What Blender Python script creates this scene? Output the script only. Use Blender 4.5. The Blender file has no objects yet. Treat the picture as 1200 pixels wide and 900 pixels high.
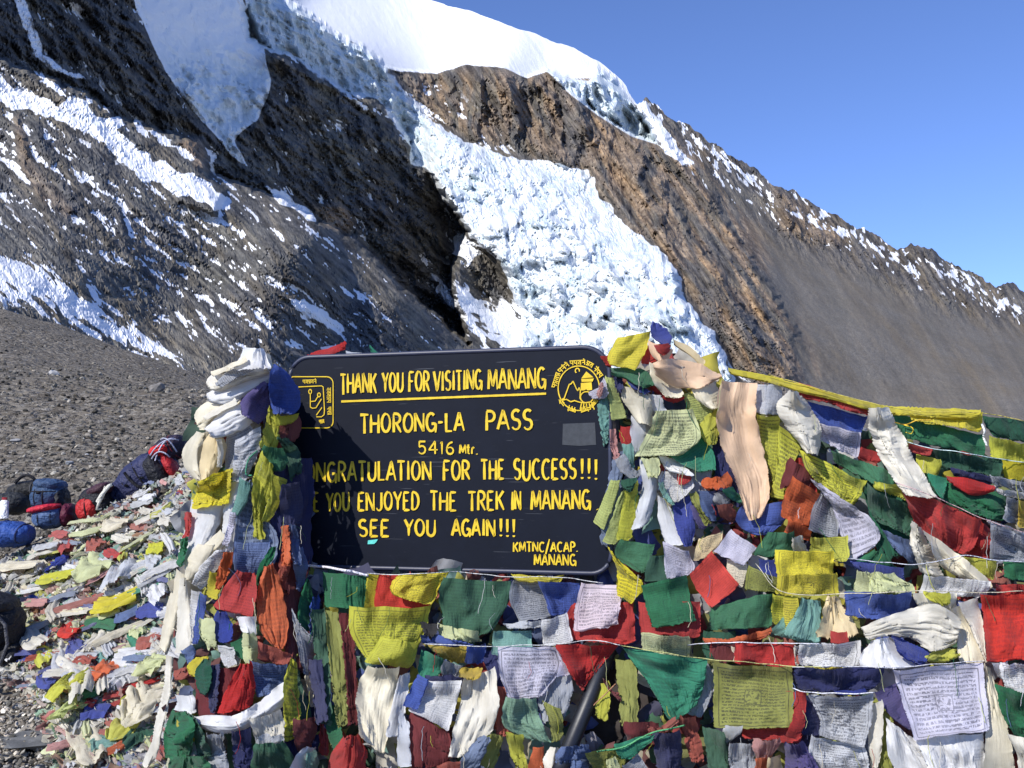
import bpy, bmesh, math, random
import numpy as np
from mathutils import Vector

# ------------------------------------------------------------ camera, sky, sun, exposure
C = bpy.context.scene.collection
scene = bpy.context.scene
F = 1150.0; PITCH = math.radians(5.56); CAMZ = 1.55
cam_d = bpy.data.cameras.new('camera'); cam = bpy.data.objects.new('camera', cam_d); C.objects.link(cam)
cam.location = (0, 0, CAMZ); cam.rotation_euler = (math.radians(90) + PITCH, 0, 0)
cam_d.sensor_width = 36; cam_d.lens = 36 * F / 1200; cam_d.clip_end = 20000; cam_d.clip_start = 0.05
scene.camera = cam
SUN = Vector((-0.55, -0.57, 0.61)).normalized()          # towards the sun
sun_el = math.asin(SUN.z); sun_az = math.atan2(SUN.x, SUN.y)
w = bpy.data.worlds.new('World'); scene.world = w; w.use_nodes = True
nt = w.node_tree
sky = nt.nodes.new('ShaderNodeTexSky'); sky.sky_type = 'NISHITA'; sky.sun_disc = False
sky.sun_elevation = sun_el; sky.sun_rotation = sun_az; sky.altitude = 3000
sky.air_density = 1.0; sky.dust_density = 0.3; sky.ozone_density = 4.0
bg = nt.nodes['Background']; bg.inputs['Strength'].default_value = 0.125
tn = nt.nodes.new('ShaderNodeMix'); tn.data_type = 'RGBA'; tn.blend_type = 'MULTIPLY'; tn.inputs[0].default_value = 1
tn.inputs[7].default_value = (1.10, 1.14, 1.42, 1)       # thin-air blue of 5400 m
nt.links.new(sky.outputs[0], tn.inputs[6]); nt.links.new(tn.outputs[2], bg.inputs[0])
sl = bpy.data.lights.new('sun', 'SUN'); so = bpy.data.objects.new('sun', sl); C.objects.link(so)
sl.energy = 4.4; sl.angle = math.radians(0.5); sl.color = (1.0, 0.96, 0.89)
so.rotation_euler = SUN.to_track_quat('Z', 'Y').to_euler(); so.location = (-30, -30, 40)
scene.view_settings.view_transform = 'Standard'; scene.view_settings.look = 'None'
scene.view_settings.exposure = 0.36; scene.view_settings.gamma = 1.0

RNG = np.random.default_rng(11); random.seed(5)
cp, sp = math.cos(PITCH), math.sin(PITCH)

def P(px, py, Y):
    """world point seen in direction (px,py) of the photograph, at forward distance Y"""
    px = np.asarray(px, float); py = np.asarray(py, float)
    xc = (px - 600) / F; zc = (450 - py) / F
    dy = cp - zc * sp; dz = sp + zc * cp
    s = Y / dy
    return np.stack(np.broadcast_arrays(xc * s, Y + 0 * s, CAMZ + dz * s), -1)

# ------------------------------------------------------------ numpy noise
def _grad_noise(x, y, seed):
    r = np.random.default_rng(seed)
    perm = r.permutation(512); ang = r.random(512) * 2 * np.pi
    gx, gy = np.cos(ang), np.sin(ang)
    xi = np.floor(x).astype(int); yi = np.floor(y).astype(int)
    xf = x - xi; yf = y - yi
    def g(ix, iy, dx, dy):
        h = perm[(perm[ix & 511] + iy) & 511]
        return gx[h] * dx + gy[h] * dy
    u = xf * xf * xf * (xf * (xf * 6 - 15) + 10); v = yf * yf * yf * (yf * (yf * 6 - 15) + 10)
    a = g(xi, yi, xf, yf); b = g(xi + 1, yi, xf - 1, yf)
    c = g(xi, yi + 1, xf, yf - 1); d = g(xi + 1, yi + 1, xf - 1, yf - 1)
    return 1.5 * ((a + u * (b - a)) * (1 - v) + (c + u * (d - c)) * v)
def fbm(x, y, oct=4, seed=0, gain=0.5):
    s = 0; a = 1
    for i in range(oct):
        s = s + a * _grad_noise(x * 2 ** i + 17.3 * i, y * 2 ** i - 9.1 * i, seed + i); a *= gain
    return s
def ridged(x, y, oct=4, seed=0, gain=0.5):
    s = 0; a = 1; t = 0
    for i in range(oct):
        s = s + a * (1 - 2 * np.abs(_grad_noise(x * 2 ** i + 5.3 * i, y * 2 ** i + 3.7 * i, seed + i))); t += a; a *= gain
    return s / t
def sstep(a, b, x):
    t = np.clip((x - a) / (b - a), 0, 1); return t * t * (3 - 2 * t)
def rot(x, y, deg):
    """(along, across) for features running down-right at deg below horizontal"""
    c, s = math.cos(math.radians(deg)), math.sin(math.radians(deg))
    return x * c + y * s, -x * s + y * c
def sdpoly(x, y, poly):
    """signed distance, positive inside"""
    poly = np.array(poly, float); n = len(poly)
    d = np.full(x.shape, 1e18); ins = np.zeros(x.shape, bool)
    for i in range(n):
        ax, ay = poly[i]; bx, by = poly[(i + 1) % n]
        ex, ey = bx - ax, by - ay
        t = np.clip(((x - ax) * ex + (y - ay) * ey) / (ex * ex + ey * ey + 1e-9), 0, 1)
        d = np.minimum(d, (x - ax - t * ex) ** 2 + (y - ay - t * ey) ** 2)
        cond = ((ay > y) != (by > y))
        xs = ax + (y - ay) * ex / (ey if abs(ey) > 1e-9 else 1e-9)
        ins ^= cond & (x < xs)
    return np.where(ins, 1, -1) * np.sqrt(d)

# ------------------------------------------------------------ object helpers
def props(o, label=None, cat=None, group=None, kind=None):
    if label: o['label'] = label
    if cat: o['category'] = cat
    if group: o['group'] = group
    if kind: o['kind'] = kind
    return o
def mesh_np(name, verts, faces, mats=(), smooth=True, uv=None, parent=None, col=None):
    """verts (N,3); faces (M,4) or (M,3) int array"""
    me = bpy.data.meshes.new(name)
    verts = np.asarray(verts, np.float32); faces = np.asarray(faces, np.int32)
    k = faces.shape[1]; m = len(faces)
    me.vertices.add(len(verts)); me.vertices.foreach_set('co', verts.ravel())
    me.loops.add(m * k); me.loops.foreach_set('vertex_index', faces.ravel())
    me.polygons.add(m); me.polygons.foreach_set('loop_start', np.arange(0, m * k, k, dtype=np.int32))
    me.polygons.foreach_set('loop_total', np.full(m, k, np.int32))
    me.update(calc_edges=True)
    me.polygons.foreach_set('use_smooth', np.full(m, bool(smooth)))
    if uv is not None:
        l = me.uv_layers.new(name='UVMap'); l.data.foreach_set('uv', np.asarray(uv, np.float32)[faces.ravel()].ravel())
    if col is not None:
        a = me.color_attributes.new('tint', 'FLOAT_COLOR', 'POINT')
        c4 = np.ones((len(verts), 4), np.float32); c4[:, :col.shape[1]] = col; a.data.foreach_set('color', c4.ravel())
    for mt in mats: me.materials.append(mt)
    me.validate()
    o = bpy.data.objects.new(name, me); C.objects.link(o)
    if parent is not None: o.parent = parent
    return o
def grid_faces(nv, nu, off=0):
    i = np.arange((nv - 1) * (nu - 1)); r = i // (nu - 1); c = i % (nu - 1)
    a = r * nu + c + off
    return np.stack([a, a + 1, a + nu + 1, a + nu], 1)
def empty(name, loc=(0, 0, 0)):
    o = bpy.data.objects.new(name, None); C.objects.link(o); o.location = loc; o.empty_display_size = 0.1
    return o

# ------------------------------------------------------------ materials
def mat_new(name):
    m = bpy.data.materials.new(name); m.use_nodes = True
    n = m.node_tree; b = n.nodes['Principled BSDF']; return m, n, b
def N(n, t, **kw):
    x = n.nodes.new(t)
    for k, v in kw.items():
        if k in ('operation', 'blend_type', 'data_type', 'noise_dimensions', 'attribute_name', 'attribute_type', 'feature', 'noise_type', 'wave_type', 'bands_direction', 'distance'): setattr(x, k, v)
        else: x.inputs[k].default_value = v
    return x
def ramp(n, src, stops):
    r = n.nodes.new('ShaderNodeValToRGB'); e = r.color_ramp.elements
    while len(e) < len(stops): e.new(0.5)
    for el, (p, c) in zip(e, stops):
        el.position = p; el.color = (*c, 1) if len(c) == 3 else c
    n.links.new(src, r.inputs[0]); return r.outputs[0]
def mixc(n, f, a, b, bt='MIX'):
    m = n.nodes.new('ShaderNodeMix'); m.data_type = 'RGBA'; m.blend_type = bt
    for s, v in ((m.inputs[0], f), (m.inputs[6], a), (m.inputs[7], b)):
        if isinstance(v, (int, float)): s.default_value = v
        elif isinstance(v, tuple): s.default_value = (*v, 1)
        else: n.links.new(v, s)
    return m.outputs[2]
def math_(n, op, a, b=None, clamp=False):
    m = n.nodes.new('ShaderNodeMath'); m.operation = op; m.use_clamp = clamp
    for s, v in ((m.inputs[0], a), (m.inputs[1], b)):
        if v is None: continue
        if isinstance(v, (int, float)): s.default_value = v
        else: n.links.new(v, s)
    return m.outputs[0]
def noise(n, co, scale, detail=4, rough=0.55, dist=0):
    x = n.nodes.new('ShaderNodeTexNoise'); x.inputs['Scale'].default_value = scale; x.inputs['Detail'].default_value = detail
    x.inputs['Roughness'].default_value = rough; x.inputs['Distortion'].default_value = dist
    n.links.new(co, x.inputs['Vector']); return x.outputs['Fac']
def bump(n, h, strength, dist, b):
    x = n.nodes.new('ShaderNodeBump'); x.inputs['Strength'].default_value = strength; x.inputs['Distance'].default_value = dist
    n.links.new(h, x.inputs['Height']); n.links.new(x.outputs[0], b.inputs['Normal']); return x

# ============================================================ THE MOUNTAIN
SKY_LINE = [(-700, 330), (-350, 200), (-150, 10), (0, -90), (150, -120), (300, -90), (400, -42), (505, 0), (545, 12), (575, 22), (610, 34), (640, 45), (672, 57), (700, 71), (712, 80), (722, 88),
            (735, 103), (745, 120), (752, 122), (757, 113), (766, 119), (776, 131), (792, 140), (812, 152), (832, 164), (850, 178), (872, 193),
            (892, 202), (905, 217), (930, 226), (952, 241), (985, 254), (1008, 268), (1030, 279), (1052, 292), (1064, 289), (1082, 291), (1100, 301), (1125, 313),
            (1150, 326), (1166, 336), (1176, 332), (1188, 334), (1200, 341), (1300, 372), (1500, 420), (1900, 470)]
CTRL = [(-700, 680, 130), (-700, 0, 500), (-350, 640, 130), (0, 640, 150), (240, 640, 170), (500, 640, 220), (850, 640, 380), (1200, 640, 420), (1550, 640, 420), (1900, 640, 420),
        (0, 355, 215), (-350, 300, 200), (240, 440, 255), (0, 300, 270), (200, 400, 300), (0, 235, 370), (110, 240, 400), (250, 310, 430), (400, 390, 450), (550, 430, 600),
        (0, 130, 500), (150, 185, 500), (270, 250, 490), (370, 275, 500), (470, 350, 560), (560, 405, 680),
        (0, 0, 640), (100, 60, 620), (200, 60, 800), (190, 150, 600), (245, 190, 620), (300, 195, 760), (400, 190, 980), (400, 260, 760), (500, 300, 900), (540, 270, 1060), (570, 350, 960), (460, 240, 1020),
        (215, 15, 900), (270, 110, 900), (285, 10, 950), (320, 60, 1000), (400, 85, 1150), (450, 130, 1230), (490, 190, 1230), (300, 140, 900),
        (350, -50, 1900), (350, 5, 1500), (450, 60, 1560), (450, 20, 1900), (550, 40, 1900), (640, 55, 1850), (590, 75, 1560), (0, -280, 1300), (300, -110, 2500), (-350, -180, 800), (480, -10, 2300), (690, 80, 1750),
        (520, 110, 1560), (600, 130, 1500), (680, 140, 1500), (530, 175, 1250), (640, 215, 1220), (600, 300, 980), (700, 300, 960), (780, 350, 800), (700, 400, 780), (830, 400, 720), (630, 395, 850),
        (750, 200, 1350), (850, 255, 1250), (850, 330, 900), (900, 400, 780), (950, 300, 1250), (1000, 400, 900), (1000, 480, 720), (1100, 450, 850), (1200, 480, 780), (1100, 320, 1450), (1200, 350, 1500),
        (1550, 440, 1300), (1900, 480, 1400), (720, 95, 1750), (790, 150, 1600)]
POLY = dict(
    dome=[(318, -400), (318, 5), (345, 12), (372, 26), (398, 44), (425, 54), (446, 78), (470, 84), (512, 86), (548, 76), (590, 80), (618, 92), (640, 84), (668, 92), (700, 92), (730, 108), (748, 124), (760, 90), (700, -60)],
    seracwall=[(290, -20), (285, 12), (290, 44), (312, 60), (340, 66), (372, 88), (408, 112), (440, 118), (462, 140), (478, 165), (482, 190), (510, 205), (518, 175), (505, 145), (478, 110), (455, 82), (425, 55), (396, 42), (350, 8)],
    seracwall2=[(640, 82), (668, 92), (690, 95), (700, 80), (720, 92), (742, 122), (762, 150), (772, 170), (740, 160), (700, 135), (670, 112), (655, 98)],
    icefall=[(500, 140), (520, 152), (545, 168), (590, 180), (640, 188), (690, 200), (700, 222), (712, 238), (728, 262), (770, 290), (795, 318), (800, 345), (820, 372), (840, 395), (853, 420), (862, 445), (850, 520), (610, 520), (600, 408), (612, 385), (608, 362), (590, 330), (582, 300), (560, 288), (540, 262), (520, 232), (505, 205), (498, 175)],
    apron=[(545, 285), (560, 292), (575, 310), (590, 345), (608, 372), (612, 392), (640, 420), (600, 420), (590, 402), (560, 375), (515, 338), (535, 340), (556, 352), (585, 372), (586, 350), (560, 320), (540, 305), (525, 300), (540, 275)],
    hanging=[(148, -60), (158, 5), (175, 45), (192, 80), (215, 115), (240, 145), (262, 172), (280, 190), (290, 195), (275, 165), (278, 158), (300, 142), (312, 120), (318, 95), (312, 75), (310, 55), (300, 30), (285, 0), (285, -60)],
    ribbon=[(-60, 70), (0, 93), (30, 112), (70, 128), (75, 106), (82, 112), (110, 132), (150, 142), (150, 150), (132, 150), (160, 172), (200, 196), (245, 213), (262, 232), (275, 242), (270, 246), (235, 238), (200, 225), (175, 212), (150, 196), (128, 176), (112, 160), (92, 152), (60, 138), (30, 130), (-60, 100)],
    snowfield=[(-80, 280), (0, 292), (30, 302), (70, 325), (115, 350), (160, 385), (200, 415), (232, 440), (215, 438), (180, 425), (140, 408), (90, 385), (40, 360), (0, 352), (-80, 330)],
    patch1=[(308, 218), (330, 225), (350, 238), (366, 252), (372, 262), (350, 250), (330, 240)],
    patch2=[(330, 345), (355, 352), (390, 375), (415, 390), (410, 396), (380, 380), (350, 365)],
    patch3=[(742, 112), (755, 120), (775, 148), (792, 165), (800, 182), (812, 190), (800, 192), (775, 172), (750, 150)],
    ridge1=[(800, 150), (860, 185), (905, 225), (915, 245), (890, 225), (850, 205), (825, 185)],
    ridge2=[(915, 245), (960, 246), (1000, 270), (1045, 295), (1085, 325), (1110, 347), (1085, 335), (1050, 310), (1000, 285), (950, 262)],
    ridge3=[(1085, 305), (1130, 320), (1170, 345), (1200, 362), (1220, 380), (1185, 370), (1150, 350), (1110, 330)],
)
xs = np.concatenate([np.linspace(-700, -40, 80), np.arange(-38, 1240, 1.55), np.linspace(1242, 1900, 80)])
nrow = 330
sk = np.interp(xs, [p[0] for p in SKY_LINE], [p[1] for p in SKY_LINE])
sk = sk + 4.5 * fbm(xs / 16.0, xs * 0 + 3.3, 4, 91, .6) * (xs > 735) + 1.5 * fbm(xs / 20.0, xs * 0 + 5.3, 3, 92) * (xs > 520)
vv = np.linspace(0, 1, nrow)[:, None] ** 0.92
X = np.broadcast_to(xs[None, :], (nrow, len(xs))).copy()
Y0 = sk[None, :] + (660 - sk[None, :]) * vv
# thin-plate spline through the distances
cx = np.array([c[0] for c in CTRL], float) / 500; cy = np.array([c[1] for c in CTRL], float) / 500; cl = np.log([c[2] for c in CTRL])
def tps_k(r2): return 0.5 * r2 * np.log(r2 + 1e-12)
K = tps_k((cx[:, None] - cx) ** 2 + (cy[:, None] - cy) ** 2) + np.eye(len(cx)) * 2e-4
A_ = np.zeros((len(cx) + 3,) * 2); A_[:-3, :-3] = K; A_[:-3, -3] = 1; A_[:-3, -2] = cx; A_[:-3, -1] = cy; A_[-3:, :-3] = A_[:-3, -3:].T
wts = np.linalg.solve(A_, np.concatenate([cl, np.zeros(3)]))
L = wts[-3] + wts[-2] * X / 500 + wts[-1] * Y0 / 500
for i in range(len(cx)):
    L += wts[i] * tps_k((X / 500 - cx[i]) ** 2 + (Y0 / 500 - cy[i]) ** 2)
# region weights
jit = 6 * fbm(X / 22, Y0 / 22, 4, 5)
SD = {k: sdpoly(X, Y0, p) for k, p in POLY.items()}
ice = sstep(-5, 5, SD['icefall'] + jit * .4)
rightw = sstep(-30, 60, X - (470 + (Y0 - 60) * 1.02))         # right of the icefall's line
cliff = sstep(-10, 14, sdpoly(X, Y0, [(460, 80), (720, 84), (770, 160), (800, 330), (715, 235), (690, 198), (560, 165), (505, 140)]))
crag = sstep(-20, 20, sdpoly(X, Y0, [(690, 100), (760, 150), (830, 190), (880, 260), (905, 330), (960, 440), (880, 450), (830, 370), (800, 320), (720, 250), (690, 190)]))
crag2 = sstep(-8, 12, sdpoly(X, Y0, [(905, 215), (950, 245), (1000, 280), (985, 288), (950, 285), (915, 270)]))
scree = sstep(-25, 25, sdpoly(X, Y0, [(850, 215), (905, 275), (960, 300), (1100, 360), (1900, 560), (1900, 700), (980, 700), (930, 420), (900, 330)]))
leftm = 1 - rightw
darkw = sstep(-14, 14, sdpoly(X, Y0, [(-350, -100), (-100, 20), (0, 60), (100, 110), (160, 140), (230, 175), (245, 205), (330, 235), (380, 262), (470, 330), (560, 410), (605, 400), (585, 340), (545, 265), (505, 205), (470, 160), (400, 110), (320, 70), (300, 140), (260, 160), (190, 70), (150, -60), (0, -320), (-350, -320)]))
hang = sstep(-6, 8, SD['hanging']); m_dome = sstep(-4, 4, SD['dome'])
wallm = sstep(-4, 4, np.maximum(sdpoly(X, Y0, [(-700, -100), (-100, 20), (0, 70), (100, 112), (140, 140), (230, 168), (245, 205), (330, 235), (420, 285), (480, 345), (548, 402), (540, 370), (528, 330), (540, 292), (548, 272), (530, 240), (505, 205), (470, 160), (400, 110), (320, 70), (300, 30), (285, 8), (200, -70), (60, -420), (-700, -420)]), SD['hanging'])
              + 3 * fbm(X / 14, Y0 / 14, 3, 7))
lw = np.log(620) + .00152 * X - .0003 * (Y0 - 100)
L = L * (1 - wallm) + lw * wallm
cw = sstep(-4, 5, SD['seracwall2'] + 2 * fbm(X / 9, Y0 / 9, 3, 8))
L = L * (1 - cw) + (np.log(1570) + .0008 * (X - 640) + .0003 * (Y0 - 90)) * cw
cw = sstep(-4, 5, SD['seracwall'] + 2 * fbm(X / 9, Y0 / 9, 3, 9)) * sstep(520, 470, X)
L = L * (1 - cw) + (np.log(1200) + .0009 * (X - 330) + .00028 * (Y0 - 60)) * cw
# --- relief (in fractions of the distance)
def spur(c, lam, a, al, seed, deep=.2):
    """ribs with a long face to the left and a short steep one to the right"""
    t = -c / lam + .38 * fbm(c / lam * .35 + 7, a / al, 3, seed); f = t - np.floor(t)
    am = .45 + .75 * np.clip(_grad_noise(np.floor(t) * 3.1 + .5, a / al * 1.3 + np.floor(t) * 7.7, seed + 9) + .5, 0, 1.2)
    return am * np.where(f < 1 - deep, (f / (1 - deep)) ** 1.25, (1 - f) / deep)
a1, c1 = rot(X + 8 * fbm(X / 60, Y0 / 60, 2, 31), Y0, 40)
r = 0
r = r + leftm * (1 - hang) * (-.028 * ridged(a1 / 150, c1 / 40, 6, 40, .55) - .005 * fbm(a1 / 20, c1 / 8, 4, 47, .6))
a1b, c1b = rot(X + 10 * fbm(X / 50, Y0 / 50, 2, 131), Y0, 62)
r = r - leftm * (1 - hang) * (.012 * spur(c1, 46, a1, 90, 900) + .0045 * spur(c1 + 4 * fbm(a1 / 12, c1 / 12, 2, 911), 13, a1, 40, 910))
r = r - darkw * (.010 * spur(c1b, 30, a1b, 80, 920) + .003 * spur(c1b, 10, a1b, 30, 925))
r = r + darkw * (-.012 * ridged(a1b / 110, c1b / 30, 4, 50) - .004 * ridged(a1b / 30, c1b / 9, 3, 54))
a2, c2 = rot(X + 5 * fbm(X / 70, Y0 / 70, 2, 61), Y0, 56)
r = r + rightw * (1 - ice) * (1 - .93 * scree) * (-.045 * ridged(a2 / 150, c2 / 52, 5, 62, .52) - .007 * ridged(a2 / 34, c2 / 9, 4, 66, .6))
r = r - rightw * (1 - ice) * (1 - .97 * scree) * (.022 * spur(c2, 58, a2, 120, 930) + .007 * spur(c2 + 4 * fbm(a2 / 14, c2 / 14, 2, 936), 17, a2, 45, 935) + .0025 * spur(c2, 7, a2, 18, 938))
r = r + crag * (1 - ice) * (-.020 * np.maximum(ridged(a2 / 160 + 3, c2 / 62 + .35, 3, 70), -.3))
a3, c3 = rot(X + 6 * fbm(X / 40, Y0 / 40, 2, 71), Y0, 80)
r = r - cliff * (.020 * spur(c3, 36, a3, 70, 940) + .006 * spur(c3, 12, a3, 30, 945))
r = r + cliff * (-.02 * ridged(a3 / 110, c3 / 44, 5, 72, .55) - .007 * ridged(a3 / 30, c3 / 8, 4, 76, .6))
r = r - crag2 * .014 * spur(c3, 17, a3, 25, 950)
r = r + crag2 * (-.012 * ridged(a3 / 40, c3 / 12, 3, 78))
a4, c4 = rot(X + 10 * fbm(X / 40, Y0 / 40, 3, 81), Y0, 66)
fall = sstep(165, 330, Y0)
r = r + ice * (-.024 * ridged(a4 / 70, c4 / 24, 5, 82, .55) * (.35 + .65 * fall) - .004 * ridged(a4 / 14, c4 / 6, 3, 86))
icev0 = .30 + 1.0 * sstep(-.25, .45, fbm(X / 46, Y0 / 30, 3, 993))
r = r - ice * fall * icev0 * (.032 * spur(c4 + 7 * fbm(a4 / 22, c4 / 22, 3, 961), 27, a4, 40, 960, .3) + .011 * spur(c4 + 2 * fbm(a4 / 9, c4 / 9, 2, 966), 10, a4, 18, 965, .35))
icev_ = .30 + 1.0 * sstep(-.25, .45, fbm(X / 46, Y0 / 30, 3, 993))
crev = icev_ * spur(rot(X + 14 * fbm(X / 40, Y0 / 40, 3, 991), Y0 + 8 * fbm(X / 25, Y0 / 25, 3, 992), 12)[1], 34, X, 60, 990, .22)
r = r - ice * .016 * crev
r = r - ice * (1 - fall) * .006 * spur(rot(X, Y0, 20)[1] + 6 * fbm(X / 20, Y0 / 20, 3, 971), 26, X, 50, 970, .3)
r = r - ice * .0 + ice * -.0035 * ridged(c4 / 60, a4 / 14, 3, 89) * (1 - .5 * fall)
sw = np.maximum(sstep(-5, 5, SD['seracwall'] + jit * .5), sstep(-3, 3, SD['seracwall2']))
r = r - sw * (.012 * spur(rot(X, Y0, 75)[1], 15, Y0, 40, 980, .35) + .002 * spur(rot(X, Y0, 100)[1], 7, Y0, 20, 985, .35))
r = r + sw * (-.003 * ridged(X / 22, Y0 / 60, 4, 92) - .004 * ridged(X / 9, Y0 / 20, 3, 96))
r = r + hang * (-.006 * fbm(X / 30, Y0 / 44, 3, 98) - .010 * sstep(0, 1, fbm(X / 26, Y0 / 26, 2, 99)) * sstep(70, 110, Y0))
hb = hang * sstep(45, 105, Y0)
r = r - hb * (.020 * spur(rot(X, Y0, 58)[1] + 5 * fbm(X / 14, Y0 / 14, 3, 995), 17, Y0, 30, 994, .3) + .006 * fbm(X / 18, Y0 / 24, 3, 996))
r = r + scree * (-.0022 * fbm(a2 / 90, c2 / 24, 4, 101) - .0007 * fbm(X / 6, Y0 / 6, 2, 104))
def spurline(pts_, amp_, wl, wr, seed):
    ys = np.array([q[1] for q in pts_], float); xl = np.interp(Y0, ys, [q[0] for q in pts_]) + 5 * fbm(Y0 / 22, Y0 * 0 + seed, 4, seed) + 3 * fbm(X / 12, Y0 / 8, 3, seed + 1)
    d_ = X - xl; pf = np.where(d_ < 0, np.clip(1 + d_ / wl, 0, 1) ** 1.4, np.clip(1 - d_ / wr, 0, 1))
    return amp_ * pf * sstep(ys[0] - 6, ys[0] + 14, Y0) * sstep(ys[-1] + 10, ys[-1] - 40, Y0) * (1 - ice)
for sd_, (pts_, am_, wl_, wr_) in enumerate([([(716, 118), (738, 165), (762, 200), (800, 262), (845, 330), (905, 430)], .040, 46, 9), ([(676, 100), (684, 140), (700, 190)], .032, 34, 7), ([(590, 84), (602, 120), (608, 165)], .026, 34, 6),
        ([(556, 86), (566, 120), (572, 160)], .020, 28, 6), ([(770, 150), (806, 205), (850, 262), (900, 340), (940, 410)], .034, 40, 9), ([(640, 92), (650, 130), (662, 175)], .028, 30, 6), ([(908, 214), (922, 240), (930, 285)], .018, 16, 8),
        ([(742, 205), (770, 250), (800, 300)], .022, 26, 7), ([(860, 300), (890, 360), (935, 450)], .020, 26, 8)]):
    r = r - spurline(pts_, am_, wl_, wr_, 1200 + sd_ * 10)
for sd_, (pts_, am_, wl_, wr_) in enumerate([([(300, 200), (345, 262), (410, 330), (470, 400)], .016, 40, 12), ([(40, 140), (60, 200), (110, 262), (190, 340)], .020, 30, 10), ([(150, 225), (230, 300), (330, 380)], .014, 30, 10), ([(350, 90), (400, 170), (450, 250), (500, 330)], .016, 34, 12), ([(60, 0), (120, 60), (190, 130)], .016, 34, 12)]):
    r = r - spurline(pts_, am_, wl_, wr_, 1300 + sd_ * 10) * leftm
# the icefall stands proud of its bed, the dome's cliff drops below its edge, the hanging glacier bulges
r = r - (.045 + .035 * sstep(700, 800, X)) * sstep(-5, 7, SD['icefall'] + jit * .3) * sstep(240, 330, Y0)
r = r - .014 * sstep(-3, 4, SD['icefall']) * (1 - sstep(240, 330, Y0))
sw = np.maximum(sstep(-5, 5, SD['seracwall']), sstep(-3, 3, SD['seracwall2']))
r = r - .0012 * RNG.normal(size=X.shape) * (1 - .85 * scree) * (1 - m_dome) * (1 - .75 * hang) * (1 - .75 * sw)
r = r - .012 * sstep(-2, 4, SD['hanging']) * sstep(80, 120, Y0)
r = r + .03 * sstep(2, -3, SD['dome']) * sstep(30, 110, X - 300) * sstep(260, 90, Y0) * leftm
# spur that ends in the small sunlit outcrop
sp_ = sdpoly(X, Y0, [(150, 176), (205, 160), (236, 165), (243, 185), (240, 205), (262, 225), (250, 250), (180, 225)])
r = r - .05 * sstep(-8, 3, sp_) * sstep(180, 235, X)
outc = sstep(-2, 5, sdpoly(X, Y0, [(205, 166), (233, 161), (242, 178), (240, 200), (228, 198), (222, 182)]))
outc2 = sstep(-2, 7, sdpoly(X, Y0, [(360, 238), (400, 236), (418, 258), (410, 275), (385, 268)]))
outc3 = sstep(-2, 9, sdpoly(X, Y0, [(12, 135), (25, 130), (42, 190), (62, 215), (92, 245), (80, 262), (45, 235), (20, 200)]))
r = r - .02 * outc - .014 * outc2 - .02 * outc3
r = r * (1 - .8 * m_dome)
L = L + r
Z = np.exp(L)
def blur(a, k):
    for ax in (0, 1):
        p_ = np.pad(a, [(k, k) if i == ax else (0, 0) for i in (0, 1)], mode='edge'); c_ = np.cumsum(p_, ax); c_ = np.concatenate([np.zeros_like(np.take(c_, [0], ax)), c_], ax)
        n_ = a.shape[ax]; a = (np.take(c_, range(2 * k + 1, 2 * k + 1 + n_), ax) - np.take(c_, range(0, n_), ax)) / (2 * k + 1)
    return a
hp = (r - blur(r, 6)) / .004; hp2 = (r - blur(r, 3)) / .002
# --- what covers the surface: R snow, G blue ice, B warm rock, A scree
def cover(arr, mask, frac, soft=.05):
    t = np.quantile(arr[mask > .5], 1 - frac); return sstep(t - soft, t + soft, arr)
def m(k, soft=3, j=1.0, grow=0): return sstep(-soft, soft, SD[k] + grow + jit * j)
st1 = fbm(a1 / 44, c1 / 7, 4, 110, .6)
snow = np.maximum.reduce([m('dome', 2, .2), m('icefall', 2, .8), m('hanging', 2, .25), m('ribbon', 2, 1.0), m('patch1', 2, .7), m('patch2', 2, 1), m('patch3', 2, .7),
                          sstep(-4, 4, SD['seracwall'] + jit * .8), sstep(-3, 3, SD['seracwall2']), m('apron', 2, 1.3)])
near_s = sstep(-26, 10, SD['snowfield'])
snow = np.maximum(snow, sstep(.0, .22, st1 * .9 + SD['snowfield'] / 30 + .12 * fbm(X / 9, Y0 / 9, 3, 115)) * near_s)
# speckled snow over the left slope, thin streaks on the dark wall and along the right ridge
slope = sstep(-15, 20, sdpoly(X, Y0, [(-60, 100), (60, 138), (130, 180), (200, 228), (300, 262), (330, 330), (420, 400), (300, 420), (240, 400), (150, 350), (80, 300), (0, 240), (-60, 220)]))
sp1 = .55 * np.clip(hp, -1.5, 1.5) + .35 * np.clip(hp2, -1.5, 1.5) + .6 * ridged(a1 / 34, c1 / 4.6, 4, 120, .6) + .3 * fbm(X / 45, Y0 / 45, 3, 124)
snow = np.maximum(snow, slope * cover(sp1 + .2 * fbm(X / 5, Y0 / 5, 2, 125), slope, .15, .22) * (1 - outc3))
up = sstep(-15, 15, sdpoly(X, Y0, [(-60, 40), (20, 70), (100, 105), (180, 150), (250, 185), (200, 195), (100, 150), (-60, 90)]))
snow = np.maximum(snow, up * cover(np.clip(hp, -1.5, 1.5) + .5 * ridged(a1 / 24, c1 / 5, 4, 126, .6), up, .20, .08))
snow = np.maximum(snow, leftm * (1 - wallm) * cover(.5 * np.clip(hp, -1.5, 1.5) + ridged(a1 / 70, c1 / 7, 4, 130) + .35 * fbm(X / 50, Y0 / 50, 2, 131), leftm, .07, .14))
snow = np.maximum(snow, darkw * .8 * cover(.6 * np.clip(hp, -1.5, 1.5) + ridged(a1b / 60, c1b / 6, 4, 133) + .5 * fbm(X / 40, Y0 / 40, 2, 134), darkw, .04, .12))
gully = sdpoly(X, Y0, [(10, -10), (25, -10), (42, 30), (52, 62), (75, 80), (110, 92), (100, 95), (60, 84), (40, 66), (28, 32)])
snow = np.maximum(snow, .8 * sstep(-1, 2, gully + jit * .5))
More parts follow.
